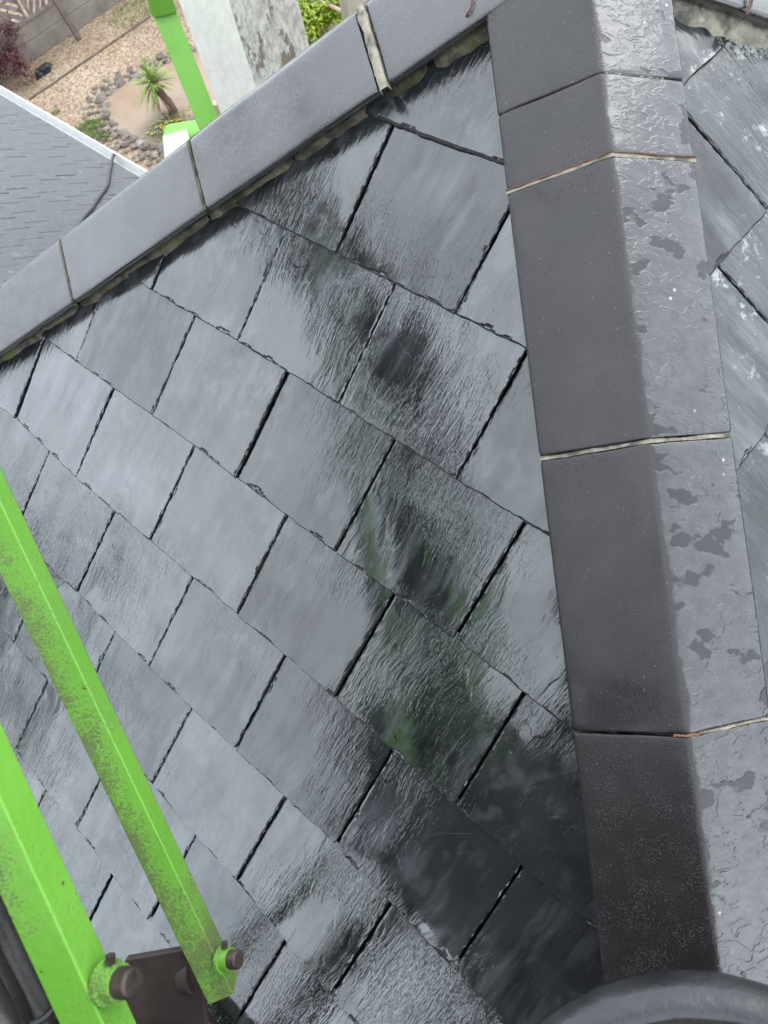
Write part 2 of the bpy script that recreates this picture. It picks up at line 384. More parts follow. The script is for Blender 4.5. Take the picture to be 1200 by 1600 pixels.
for t in range(0, 12):
    par = (t+1) % 2
    for u in range(-18, 20):
        if (u-par) % 2 or (t == 0 and u == 1): continue
        uw = 4 if (t == 0 and u == -1) else 2
        g = .0008 + .0014*((u*7+t*13) % 5)/5
        b0, b1 = jun(u, t), jun(u+uw, t); t0, t1 = jun(u, t-1), jun(u+uw, t-1)
        # tail follows the measured line of this course; joint x is the mean of its two ends
        xl = (b0[0]+t0[0])/2; xr = (b1[0]+t1[0])/2
        ext = .02
        skl, skr = (b0[0]-xl)*.8, (b1[0]-xr)*.8
        if (u, t) not in PTS: skl = 0
        q = [(xl+skl+g, b0[1]), (xr+skr-g, b1[1]), (xl-skl+g, t0[1]+ext), (xr-skr-g, t1[1]+ext)]
        q = [rot2(p) for p in q]
        if t == 0: q[2] = (q[2][0], q[2][1]+.2); q[3] = (q[3][0], q[3][1]+.2)
        cx, cy = sum(p[0] for p in q)/4, (sum(p[1] for p in q)/4)-.03
        if -cy*math.cos(TH)+.16 < abs(cx)-.0: continue
        vis = any(in_view(APEX + U0*a + V0*b, 6) for a, b in q[:2]+[(cx, cy)]+q[2:])
        if vis and cnt < 88:
            o = add_slate('S', q, u*31+t*17+3, SLATE)
            if o: cnt += 1
        else: add_slate('S', q, u*31+t*17+3, SLATE, collect=extra)
print('south slates', cnt)
cntE = 0
for t in range(-1, 12):
    for j in range(-16, 17):
        wl = .034 - .125*t + .25*j
        vb = -.297 - .2085*t
        q = [(wl+.0015, vb), (wl+.25-.002, vb), (wl+.0015, vb+.2085+.02), (wl+.25-.002, vb+.2085+.02)]
        jit = random.Random(t*100+j); q = [(a+jit.uniform(-.001, .001), b+jit.uniform(-.002, .002)) for a, b in q]
        cx, cy = wl+.125, vb+.11
        if -cy*math.cos(TH)+.16 < abs(cx): continue
        UE, VE, NE = plane_frame('E')
        vis = any(in_view(APEX + UE*a + VE*b, 6) for a, b in q+[(cx, cy)])
        if vis:
            o = add_slate('E', q, t*57+j*23, [SLATE_E]); cntE += bool(o)
        elif abs(cx) < 2.6: add_slate('E', q, t*57+j*23, [SLATE_E], collect=extra)
print('east slates', cntE)
eo = link('slate', extra, None, roof, mats=[SLATE[0], EDGE]); eo['kind'] = 'stuff'
# deck below the slates, eaves and walls
bm = bmesh.new(); HW = 2.3; ap = bm.verts.new((0, 0, H-.03)); ring = [bm.verts.new((x*HW, y*HW, H-.03-HW*math.tan(TH))) for x, y in ((-1, -1), (1, -1), (1, 1), (-1, 1))]
for i in range(4): bm.faces.new((ring[i], ring[(i+1) % 4], ap))
bm.faces.new(ring[::-1]); link('roof_deck', bm, DECK, roof)
bm = bmesh.new(); bm_box(bm, Vector((-2.0, -2.0, -.2)), Vector((4, 0, 0)), Vector((0, 4, 0)), Vector((0, 0, 6.2))); link('wall', fix(bm), WALL, roof)

# ---- hip tiles
def hip_frame(s):
    d = Vector((s[0], s[1], -math.tan(TH))); k = d.length; d.normalize()
    nA = Vector((0, s[1]*math.sin(TH), math.cos(TH)))       # N or S face
    nB = Vector((s[0]*math.sin(TH), 0, math.cos(TH)))       # E or W face
    a = nA.cross(d); a = a if a.dot(Vector((0, s[1], 0))) > 0 else -a      # runs into the N/S face
    b = nB.cross(d); b = b if b.dot(Vector((s[0], 0, 0))) > 0 else -b
    y = (b-a).normalized(); z = (nA+nB).normalized()
    return d, k, a.normalized(), b.normalized(), y, z
def cap_profile(a, b, y, z, wa, wb, th):
    """closed cross-section in (y,z) of a two-winged tile with rounded arrises"""
    A = Vector((a.dot(y), a.dot(z))); B = Vector((b.dot(y), b.dot(z)))
    nA = Vector((A.y, -A.x)); nA = nA if nA.y > 0 else -nA
    nB = Vector((B.y, -B.x)); nB = nB if nB.y > 0 else -nB
    r = .006
    pts = []
    def arc(c, n0, t0, r):           # quarter turn from normal n0 to direction t0
        return [c + n0*r*math.cos(p) + t0*r*math.sin(p) for p in (R(0), R(22), R(45), R(67), R(90))]
    ca = A*(wa-r) - nA*r; pts += arc(ca, nA, A, r)[::-1]
    for f in (.8, .6, .4, .2): pts.append(A*wa*f)
    pts += [A*.012, A*.006 + nA*-.0003, Vector((0, -.0012)), B*.006 + nB*-.0003, B*.012]
    for f in (.2, .4, .6, .8): pts.append(B*wb*f)
    cb = B*(wb-r) - nB*r; pts += arc(cb, nB, B, r)
    pts += [B*(wb-.001) - nB*th, Vector((0, -th*1.3)), A*(wa-.001) - nA*th]
    return pts
def hip_tile(s, k0, k1, wa, wb, h=.045, th=.016, lift=0, roll=0):
    d, kk, a, b, y, z = hip_frame(s)
    o = APEX + Vector((0, 0, h/math.cos(TH) + lift)) + d*k0*kk
    Ln = (k1-k0)*kk
    bm = bmesh.new(); prof = cap_profile(a, b, y, z, wa, wb, th); rings = []
    ns = max(4, int(Ln/.02)); xs = [0, .002, .006] + [.012+(Ln-.024)*i/ns for i in range(ns+1)] + [Ln-.006, Ln-.002, Ln]
    sd = random.random()*50
    for x in xs:
        e = min(x, Ln-x); sh = max(0, 1-e/.006)**2*.0022
        rr = []
        for i, p in enumerate(prof):
            q = p*(1 - sh*6) + Vector((0, -sh*.3))
            q.y += nse(x*7, p.x*9, sd)*.0016
            jx = nse(p.x*40, sd)*.0016*(1 if e < .004 else 0)
            rr.append(bm.verts.new((x+jx, q.x, q.y)))
        rings.append(rr)
    n = len(prof)
    for r0, r1 in zip(rings, rings[1:]):
        for i in range(n): bm.faces.new((r0[i], r0[(i+1) % n], r1[(i+1) % n], r1[i]))
    bm.faces.new(rings[0]); bm.faces.new(rings[-1][::-1]); fix(bm)
    X, Y, Z = d, y, z
    if X.cross(Y).dot(Z) < 0: Y = -Y; bm.transform(Matrix.Scale(-1, 4, Vector((0, 1, 0)))); fix(bm)
    ob = link('hip_tile', bm, CAP if s == (1, -1) else CAP2, roof, frame_m(o, X, Y, Z), smooth=True)
    return ob
def strip(s, wing, kpts, w0, w1, h0, h1, mat, name, parent, amp=.004, seed=0, n=None):
    """irregular mortar fillet along a hip: from distance w0 to w1 down a wing, top height h0, foot height h1"""
    d, kk, a, b, y, z = hip_frame(s); wv = a if wing == 'a' else b
    nn = d.cross(wv); nn = nn if nn.z > 0 else -nn
    k0, k1 = kpts; Ln = (k1-k0)*kk; n = n or int(Ln/.006)
    bm = bmesh.new(); rows = []
    for i in range(n+1):
        x = k0*kk + Ln*i/n; en = min(1, min(i, n-i)/3)
        row = []
        for j in range(7):
            f = j/6; ww = w0 + (w1-w0)*f + (nse(x*45, seed, j*.3)*amp + nse(x*14, seed+3)*amp*1.5)*(f > .3)*(.4+.6*f)
            hh = h0 + (h1-h0)*f**1.5 + nse(x*60, f*5, seed)*amp*.6
            if j == 6: hh = h1 - .006
            hh -= (1-en)*.01
            row.append(bm.verts.new(APEX + d*x + wv*ww + nn*hh))
        rows.append(row)
    for r0, r1 in zip(rows, rows[1:]):
        for j in range(6): bm.faces.new((r0[j], r0[j+1], r1[j+1], r1[j]))
    return link(name, fix(bm), mat, parent)
def joint(s, k, wid, wa, wb, hgt, mat, parent, name='mortar_joint', h=.045, amp=.0015, range_=(-1, 1), off=0):
    """thin irregular bead across a joint between two hip tiles"""
    d, kk, a, b, y, z = hip_frame(s)
    bm = bmesh.new(); rows = []; n = 60; sd = random.random()*30
    for i in range(n+1):
        f = range_[0] + (range_[1]-range_[0])*i/n
        wv, ww = (a, wa) if f < 0 else (b, wb)
        nn = d.cross(wv); nn = nn if nn.z > 0 else -nn
        if abs(f) < .03: nn = z
        c = APEX + Vector((0, 0, h/math.cos(TH))) + d*(k*kk+off) + wv*ww*abs(f)
        q = wid*(.85+.25*nse(i*.21, sd)+.1*nse(i*.9, sd)); tz = hgt + nse(i*.4, sd+2)*amp
        dx = nse(i*.12, sd+5)*.0015
        rows.append([bm.verts.new(c + d*(dx+e*q/2) + nn*zz) for e, zz in ((-1, -.012), (-.9, tz*.6), (-.3, tz), (.4, tz*.95), (.95, tz*.4), (1, -.012))])
    for r0, r1 in zip(rows, rows[1:]):
        for j in range(5): bm.faces.new((r0[j], r0[j+1], r1[j+1], r1[j]))
    return link(name, fix(bm), mat, parent)
SE, SW, NE_, NW = (1, -1), (-1, -1), (1, 1), (-1, 1)
WA, WB = .143, .130
mid = []
for k0, k1 in ((.0, .199), (.2, .2685), (.272, .508), (.513, .7445), (.7475, .99), (.993, 1.235), (1.24, 1.48), (1.485, 1.72), (1.725, 1.96), (1.965, 2.2)):
    mid.append(hip_tile(SE, k0, k1, WA, WB, h=.045, th=.014))
left = []
for k0, k1 in ((.03, .212), (.226, .4605), (.465, .7025), (.706, .945), (.949, 1.19), (1.194, 1.43), (1.435, 1.67), (1.675, 1.91), (1.915, 2.15)):
    left.append(hip_tile(SW, k0, k1, .139, .125, h=.047, th=.016))
third = [hip_tile(NE_, k0, k1, .13, .150, h=.045, th=.016) for k0, k1 in ((.05, .262), (.267, .50), (.505, .74))]
for k0, k1 in ((.05, .262), (.267, .50), (.505, .74)): hip_tile(NW, k0, k1, .13, .13)
# joints of the middle hip
joint(SE, .2705, .0075, WA, WB, -.0005, MORTAR_P, mid[2])
joint(SE, .5105, .0060, WA, WB, -.002, MORTAR_P, mid[3])
joint(SE, .746, .0040, WA, WB, -.0022, MORTAR_P, mid[4], range_=(.02, 1))
joint(SE, .1995, .0030, WA, WB, -.001, MORTAR_P, mid[1], range_=(.05, .75))
joint(SE, .2685, .0035, WA, WB, .0015, WIRE, mid[1], name='tie_wire')
joint(SE, .7462, .003, WA, WB, .0006, CLAY, mid[4], name='clay_crumb', range_=(-.12, .18), amp=.002)
# joints and bedding of the left hip
joint(SW, .219, .018, .145, .125, .003, MORTAR_P, left[1], h=.047)
joint(SW, .4628, .0055, .139, .125, .0006, MORTAR, left[2], h=.047)
joint(SW, .7043, .0045, .139, .125, -.001, MORTAR, left[3], h=.047)
for k0, k1, m_, o_, w_ in ((.02, .155, MORTAR, left[0], .126), (.163, .212, MORTAR, left[0], .120), (.229, .33, MORTAR, left[1], .119), (.333, .46, MORTAR, left[1], .119), (.463, .70, MORTAR, left[2], .118), (.705, .94, MORTAR, left[3], .118), (.95, 1.42, MORTAR, left[4], .118)):
    strip(SW, 'a', (k0, k1), .085, w_, .028, .014, m_, 'mortar_bedding', o_, seed=k0*10)
strip(SE, 'a', (.10, 1.45), .09, .128, .026, .012, MORTAR, 'mortar_bedding', mid[2], seed=5, n=200)
strip(SE, 'b', (.20, 1.45), .06, .108, .026, .012, MORTAR, 'mortar_bedding', mid[3], seed=8, n=200)
for k0, k1, o_ in ((.10, .262, third[0]), (.263, .5, third[1]), (.5, .74, third[2])):
    strip(NE_, 'b', (k0, k1), .10, .150, .030, .015, MORTAR_P, 'mortar_bedding', o_, seed=k0*7, amp=.006)
# lump of mortar at the crown where the hips meet, with a copper tie beside it
def lump(c, rx, ry, rz, mat, name, parent, seed, ax=None):
    bm = bmesh.new(); bmesh.ops.create_icosphere(bm, subdivisions=4, radius=1)
    for v in bm.verts:
        f = 1 + .18*nse(v.co.x*3+seed, v.co.y*3, v.co.z*3) + .06*nse(v.co.x*12+seed, v.co.y*12, v.co.z*12)
        v.co = Vector((v.co.x*rx*f, v.co.y*ry*f, v.co.z*rz*f))
    return link(name, bm, mat, parent, frame_m(c, *(ax or (Vector((1, 0, 0)), Vector((0, 1, 0)), Vector((0, 0, 1))))), smooth=True)
def spt(u, v, n, face='S'):
    U, V, Nn = plane_frame(face); return APEX + U*u + V*v + Nn*n
def pix_on(x, y, n, face='S'):
    U, V, Nn = plane_frame(face); d = ray(x, y); P0 = APEX + Nn*n; return CW + d*((P0-CW).dot(Nn)/d.dot(Nn))
dSW, kSW, aSW, bSW, ySW, zSW = hip_frame(SW)
lump(pix_on(742, 30, .028), .035, .012, .018, MORTAR, 'mortar_lump', left[0], 3, (dSW, aSW, dSW.cross(aSW)))
bm = bmesh.new()
bm_tube(bm, spline([pix_on(738, -20, .052), pix_on(737, 8, .051), pix_on(730, 22, .05), pix_on(728, 30, .04), pix_on(733, 32, .036)]), .0016, 6)
link('tie_wire', bm, WIRE, left[0], smooth=True)
bm = bmesh.new()
for off in (0, .005):
    bm_tube(bm, spline([pix_on(1172+off*900, -25, .052, 'E'), pix_on(1172+off*700, 2, .051, 'E'), pix_on(1166+off*400, 22, .049, 'E'), pix_on(1160, 30, .036, 'E')]), .0015, 6)
link('tie_wire', bm, WIRE, third[0], smooth=True)

# ------------------------------------------------------------------ garden
m = Mat('gravel_ground', rough=.8); c = m.coords()
cells = N(m.nt, 'ShaderNodeTexVoronoi'); cells.inputs['Scale'].default_value = 26; m.L(c, cells.inputs['Vector'])
hsv = N(m.nt, 'ShaderNodeSeparateColor'); m.L(cells.outputs['Color'], hsv.inputs[0])
col = m.ramp(hsv.outputs[0], [(0, (.13, .085, .055)), (.3, (.27, .195, .135)), (.6, (.335, .262, .175)), (.85, (.43, .36, .265)), (1, (.22, .13, .095))])
big = m.ramp(m.noise(c, .7, 4, .6), [(.35, (.85, .78, .7)), (.65, (1.12, 1.1, 1.08))])
col = m.mix(1, col, big, 'MULTIPLY')
moss = m.ramp(m.noise(c, .55, 5, .65), [(.55, 0), (.68, .45)])
sp_ = N(m.nt, 'ShaderNodeVectorMath', operation='DISTANCE'); m.L(c, sp_.inputs[0]); sp_.inputs[1].default_value = (-15, 6, 0)
far_ = m.ramp(m.math('MULTIPLY_ADD', m.noise(c, .4, 4), .1, m.math('MULTIPLY', sp_.outputs['Value'], .04)), [(.42, 0), (.46, 1)])
lawn = m.ramp(m.noise(c, 3, 5, .7), [(.3, (.018, .035, .008)), (.7, (.04, .07, .018))])
m.color(m.mix(far_, m.mix(moss, col, (.09, .085, .03)), lawn)); m.bump(cells.outputs['Distance'], .02, 1)
GRAVEL = m.m
bm = bmesh.new(); bmesh.ops.create_grid(bm, x_segments=8, y_segments=8, size=150); struct(link('ground', bm, GRAVEL))

m = Mat('muddy_water', rough=.12, ior=1.33); c = m.coords()
at_ = N(m.nt, 'ShaderNodeAttribute'); at_.attribute_name = 'deep'
m.color(m.mix(at_.outputs['Fac'], m.ramp(m.noise(c, 2.2, 4, .6), [(.3, (.25, .17, .11)), (.7, (.31, .22, .15))]), (.05, .042, .014)))
m.bump(m.noise(c, 6, 3), .01, .4); WATER = m.m
pond_px = [(172, 185), (168, 165), (174, 148), (188, 136), (208, 128), (232, 120), (252, 108), (282, 92), (306, 86), (335, 84), (362, 92), (372, 120), (352, 150), (322, 175), (296, 195), (288, 212), (268, 226), (246, 228), (222, 222), (200, 208), (184, 198)]
pond = [on_z(x, y) for x, y in pond_px]
pc = sum(pond, Vector())/len(pond); out_ = spline(pond+[pond[0]], 5)[:-1]
bm = bmesh.new(); ctr = bm.verts.new((pc.x, pc.y, .03)); rings = [[ctr]*len(out_)]
deepc = on_z(262, 205)
for f in [.12*i for i in range(1, 9)] + [1.02]:
    rings.append([bm.verts.new((pc.x+(p.x-pc.x)*f, pc.y+(p.y-pc.y)*f, .03)) for p in out_])
for a_, b_ in zip(rings, rings[1:]):
    n = len(out_)
    for i in range(n):
        j = (i+1) % n
        try:
            if a_[i] is a_[j]: bm.faces.new((ctr, b_[i], b_[j]))
            else: bm.faces.new((a_[i], b_[i], b_[j], a_[j]))
        except ValueError: pass
po = struct(link('pond_water', fix(bm), WATER))
att = po.data.attributes.new('deep', 'FLOAT', 'POINT')
for i, v in enumerate(po.data.vertices):
    dd = Vector((v.co.x-deepc.x, v.co.y-deepc.y)); att.data[i].value = max(0, min(1, 1.7-dd.length/.42))
m = Mat('garden_stone', rough=.8); c = m.coords(rnd=7); oi = N(m.nt, 'ShaderNodeObjectInfo')
tone = m.ramp(oi.outputs['Random'], [(0, (.17, .145, .125)), (.4, (.26, .215, .18)), (.7, (.34, .27, .22)), (1, (.46, .40, .35))])
m.color(m.mix(1, tone, m.ramp(m.noise(c, 5, 5, .7), [(.35, .45), (.65, 1.35)]), 'MULTIPLY')); m.bump(m.noise(c, 9, 5, .6), .03, 1); STONE = m.m
protos = []
for k in range(5):
    bm = bmesh.new(); bmesh.ops.create_icosphere(bm, subdivisions=3, radius=1); rn = random.Random(k)
    for v in bm.verts:
        f = 1 + .45*nse(v.co.x*1.5+k*9, v.co.y*1.5, v.co.z*1.5) + .14*nse(v.co.x*4+k*9, v.co.y*4, v.co.z*4)
        v.co = Vector((v.co.x*f, v.co.y*f*.75, v.co.z*f*.5))
    me = bpy.data.meshes.new('stone'); bm.to_mesh(me); bm.free(); me.materials.append(STONE); protos.append(me)
rn = random.Random(11); ns = 0
for row, (off, step, sz) in enumerate(((.06, .15, .085), (.19, .13, .07), (.31, .13, .065), (.43, .14, .06), (.54, .2, .05))):
    acc = 0
    for i in range(len(out_)):
        p, q = out_[i], out_[(i+1) % len(out_)]; acc += (q-p).length
        if acc < step: continue
        acc = 0; d = (p-pc).normalized(); P = p + d*(off+rn.uniform(-.04, .04))
        if not in_view(P, 15): continue
        pd = P-CW; px = 600+FPX*pd.dot(RW[0])/pd.dot(RW[2])
        if px > 300 and row > 1: continue
        o = bpy.data.objects.new('stone', rn.choice(protos)); COL.objects.link(o); s = sz*rn.uniform(.65, 1.5)
        o.location = (P.x, P.y, s*.25); o.scale = (s, s, s); o.rotation_euler = (rn.uniform(-.3, .3), rn.uniform(-.3, .3), rn.uniform(0, 6.3)); ns += 1
        tag(o, 'rough grey-brown stone in the rubble edging around the muddy garden pond', 'stone', 'rubble stones edging the pond')
print('stones', ns)

def leaf(bm, base, tip, wid, droop, up=Vector((0, 0, 1)), n=5):
    d = tip-base; s = d.cross(up)
    s = s.normalized()*wid if s.length > 1e-6 else Vector((wid, 0, 0)); prev = None
    for i in range(n+1):
        f = i/n; c = base + d*f - Vector((0, 0, droop*f*f)); ww = math.sin(math.pi*min(1, .18+.82*f))**.7 if f < 1 else 0.02
        a, b_, mid_ = bm.verts.new(c-s*ww), bm.verts.new(c+s*ww), bm.verts.new(c - Vector((0, 0, wid*.35*ww)))
        if prev: bm.faces.new((prev[0], prev[2], mid_, a)); bm.faces.new((prev[2], prev[1], b_, mid_))
        prev = (a, b_, mid_)
def leafmat(name, c1, c2, rough=.45):
    m = Mat(name, rough=rough); c = m.coords(); m.color(m.ramp(m.noise(c, 9, 3), [(.3, c1), (.7, c2)])); return m.m
SPIKY = leafmat('spiky_leaf', (.10, .17, .03), (.30, .38, .10)); BARK = plain('fibrous_bark', (.12, .075, .05), .9, (40, .02), .4, 15)
DRYL = leafmat('dry_leaf', (.20, .12, .06), (.30, .20, .10))
yb = on_z(272, 176); yt = at(254, 131, (on_z(262, 158)-CW).dot(RW[2])*.93)
yt = Vector((yb.x-.12, yb.y-.1, .62))
yucca = empty('spiky_palm', yb); tag(yucca, 'spiky light green cordyline with sword leaves standing in the pond', 'plant')
bm = bmesh.new(); bm_tube(bm, spline([yb, yb*.5+yt*.5+Vector((.05, 0, 0)), yt]), [.10]*8+[.08]*9, 8); link('trunk', bm, BARK, yucca, smooth=True)
bm = bmesh.new(); rn = random.Random(3)
for i in range(95):
    az = rn.uniform(0, 6.28); el = rn.uniform(-.5, 1.4); l = rn.uniform(.36, .60)
    d = Vector((math.cos(az)*math.cos(el), math.sin(az)*math.cos(el), math.sin(el)))
    leaf(bm, yt+d*.03, yt+d*l, .02, rn.uniform(.02, .22))
link('crown', bm, SPIKY, yucca)
bm = bmesh.new()
for i in range(22):
    az = rn.uniform(0, 6.28); d = Vector((math.cos(az)*.25, math.sin(az)*.25, -.45)); leaf(bm, yt-Vector((0, 0, .05)), yt+d, .022, .05)
link('dead_leaves', bm, DRYL, yucca)
# pond weed floating in the darker corner
WEED = leafmat('pond_weed', (.25, .22, .02), (.36, .36, .04)); bm = bmesh.new()
for i in range(260):
    az, r_ = rn.uniform(0, 6.28), rn.uniform(.03, .62)**.8; P = on_z(268, 198)+Vector((math.cos(az)*r_*.75, math.sin(az)*r_*1.0, .045))
    if nse(P.x*5, P.y*5) < -.05: continue
    s = rn.uniform(.012, .035); n = 6
    bm.faces.new([bm.verts.new(P+Vector((math.cos(6.28*k/n)*s, math.sin(6.28*k/n)*s*.7, rn.uniform(0, .008)))) for k in range(n)])
o = link('pond_weed', bm, WEED); o['kind'] = 'stuff'; tag(o, 'yellow green weed floating in the dark corner of the pond', 'pond weed')

# grass tufts
GRASS = leafmat('grass_blade', (.07, .12, .02), (.20, .26, .06), .6)
def tuft(px, py, rad, n, hgt, label, seed):
    rn = random.Random(seed); c = on_z(px, py); bm = bmesh.new()
    for i in range(n):
        az, r_ = rn.uniform(0, 6.28), rad*math.sqrt(rn.random()); b = Vector((math.cos(az)*r_, math.sin(az)*r_, 0))
        leaf(bm, b, b+Vector((rn.uniform(-.5, .5)*hgt, rn.uniform(-.5, .5)*hgt, hgt*rn.uniform(.5, 1))), .006, .02, n=3)
    o = link('grass_tuft', bm, GRASS, None, Matrix.Translation(c)); tag(o, label, 'grass')
    if n == 420: o['kind'] = 'stuff'
tuft(140, 205, .32, 420, .16, 'loose olive grass tuft in the pond edging nearest the white gutter', 1)
tuft(163, 215, .16, 200, .14, 'small bright green grass tuft right of the olive one by the pond stones', 2)
tuft(87, 176, .10, 90, .07, 'tiny green weed alone on the gravel near the white gutter', 3)
tuft(205, 22, .55, 420, .10, 'thin grass patch on the gravel at the foot of the fence beside the green boom', 4)

# timber edging across the gravel and black scrap
TIMBER = plain('old_timber', (.13, .095, .075), .85, (25, .01), .4, 7)
a_, b_ = on_z(47, 157), on_z(236, 27); dv = (b_-a_); sdv = Vector((-dv.y, dv.x, 0)).normalized()*.035
bm = bmesh.new(); n = 30
for i in range(n):
    p0 = a_+dv*(i/n)+Vector((0, 0, -.02)); bm_box(bm, p0+sdv*nse(i*.3)*.6, dv/n*1.0, sdv, Vector((0, 0, .05)))
tag(link('garden_edging', fix(bm), TIMBER), 'thin dark timber edging strip running across the pale gravel', 'edging')
bm = bmesh.new(); bmesh.ops.create_icosphere(bm, subdivisions=3, radius=1)
for v in bm.verts:
    f = 1+1.0*nse(v.co.x*2, v.co.y*2, v.co.z*2+4); v.co = Vector((v.co.x*.13*f, v.co.y*.20*f, v.co.z*.07*f))
tag(link('plastic_scrap', bm, BLACKRUB, None, Matrix.Translation(on_z(69, 114)+Vector((0, 0, .05)))), 'crumpled black scrap lying on the gravel near the fence', 'scrap')

# fence along the far side
CONC = plain('gravel_board_concrete', (.20, .175, .15), .9, (30, .01), .3, 2.2)
FWOOD = plain('grey_fence_wood', (.19, .15, .14), .85, (35, .008), .4, 6)
FX = -17.1; f0, f1 = 2.2, 13.5
fence = empty('garden_fence', (FX, 6, 0)); tag(fence, 'weathered diagonal slatted fence on two concrete boards behind the gravel garden', 'fence')
BH = .33
for i in range(2):
    bm = bmesh.new(); bm_box(bm, Vector((FX-.06+.02*(i == 0), f0, i*(BH+.004))), Vector((.06, 0, 0)), Vector((0, f1-f0, 0)), Vector((0, 0, BH))); link('concrete_board', fix(bm), CONC, fence, bevel=.012)
ytop = 2*BH+.01
bm = bmesh.new(); bm_box(bm, Vector((FX-.05, f0, ytop)), Vector((.09, 0, 0)), Vector((0, f1-f0, 0)), Vector((0, 0, .06))); link('bottom_rail', fix(bm), FWOOD, fence)
def slats(y0, y1, z0, z1, ang, nm):
    bm = bmesh.new(); dr = Vector((0, math.cos(ang), math.sin(ang))); pr = Vector((0, -math.sin(ang), math.cos(ang)))
    L_ = 3.2; c = Vector((FX, (y0+y1)/2, (z0+z1)/2)); k = -2.6
    while k < 2.6:
        bm_cbox(bm, c+pr*k+Vector((rn.uniform(-.004, .004), 0, 0)), dr*L_, pr*.085, Vector((.016, 0, 0))); k += .135
    for lo, no in ((Vector((0, y0, 0)), Vector((0, -1, 0))), (Vector((0, y1, 0)), Vector((0, 1, 0))), (Vector((0, 0, z0)), Vector((0, 0, -1))), (Vector((0, 0, z1)), Vector((0, 0, 1)))):
        bmesh.ops.bisect_plane(bm, geom=bm.verts[:]+bm.edges[:]+bm.faces[:], plane_co=lo, plane_no=no, clear_outer=True)
    return link(nm, fix(bm), FWOOD, fence)
yj = on_z(54, 70).y
for i, (p0, p1, an) in enumerate(((yj-1.9, yj-.04, R(-38)), (yj+.04, yj+1.86, R(52)), (yj+1.94, yj+3.8, R(-38)), (yj+3.88, yj+5.8, R(52)))):
    slats(p0, p1, ytop+.06, ytop+1.5, an, 'slat_panel')
    bm = bmesh.new()
    for yy in (p0, p1-.04): bm_box(bm, Vector((FX-.03, yy, ytop+.06)), Vector((.07, 0, 0)), Vector((0, .04, 0)), Vector((0, 0, 1.46)))
    for zz in (.45, 1.0): bm_box(bm, Vector((FX-.05, p0+.04, ytop+zz)), Vector((.025, 0, 0)), Vector((0, p1-p0-.08, 0)), Vector((0, 0, .05)))
    link('panel_frame', fix(bm), FWOOD, fence)
bf = on_z(124, 62); bt = Vector((FX+.05, bf.y-.05, 1.9))
bm = bmesh.new(); dd = bt-bf; sx = Vector((0, 1, 0)); bm_cbox(bm, (bf+bt)/2, dd, sx*.10, dd.normalized().cross(sx)*.10)
tag(link('fence_brace', fix(bm), TIMBER, None, None, bevel=.006), 'leaning timber brace propped against the concrete boards of the fence', 'fence brace')

# shrubs: many small leaves
def shrub(name, c, rx, ry, rz, n, size, mat, label, cat, seed, stemmat=None):
    rn = random.Random(seed); e = empty(name, (c.x, c.y, 0)); tag(e, label, cat)
    bm = bmesh.new(); clumps = [Vector((rn.gauss(0, .45)*rx, rn.gauss(0, .45)*ry, rz*(.35+.6*rn.random()))) for _ in range(26)]
    for i in range(n):
        q = rn.choice(clumps)+Vector((rn.gauss(0, .16)*rx, rn.gauss(0, .16)*ry, rn.gauss(0, .13)*rz)); P = Vector((c.x, c.y, c.z))+q
        if P.z < .02: continue
        d = Vector((rn.gauss(0, 1), rn.gauss(0, 1), rn.gauss(.2, .7))).normalized()*size*rn.uniform(.6, 1.3)
        leaf(bm, P, P+d, size*.24, size*.15, n=2)
    link('foliage', bm, mat, e)
    bm = bmesh.new()
    for i in range(9):
        q = rn.choice(clumps); bm_tube(bm, spline([Vector((c.x, c.y, c.z)), Vector((c.x, c.y, c.z))+q*.5+Vector((rn.uniform(-.1, .1), rn.uniform(-.1, .1), 0)), Vector((c.x, c.y, c.z))+q], 3), .012, 5)
    link('branch', bm, stemmat or BARK, e)
RED = leafmat('maroon_leaf', (.05, .012, .015), (.13, .03, .035)); LIME = leafmat('lime_leaf', (.13, .22, .015), (.36, .44, .03))
shrub('red_shrub', on_z(-4, 122), .75, .7, 1.0, 9000, .07, RED, 'dark maroon shrub in front of the fence above the white gutter', 'shrub', 5)
LIMEc = on_z(505, 45, .3)
shrub('green_shrub', Vector((LIMEc.x, LIMEc.y, 0)), 1.0, 1.0, .9, 9000, .09, LIME, 'bright lime green shrub seen between the peeling pillar and the hip tiles', 'shrub', 6)
# pale trellis rail behind the green shrub
tr = empty('trellis', on_z(535, 5)); tag(tr, 'thin pale bare trellis rails behind the lime green shrub', 'trellis')
PALEW = plain('pale_wood', (.40, .30, .22), .8)
for p, q in (((480, -8, .9), (548, 24, .9)), ((536, -30, .9), (512, 34, .3)), ((525, -16, 1.0), (535, 20, .6))):
    bm = bmesh.new(); bm_tube(bm, [on_z(*p), on_z(*q)], .035, 6); link('rail', bm, PALEW, tr, smooth=True)

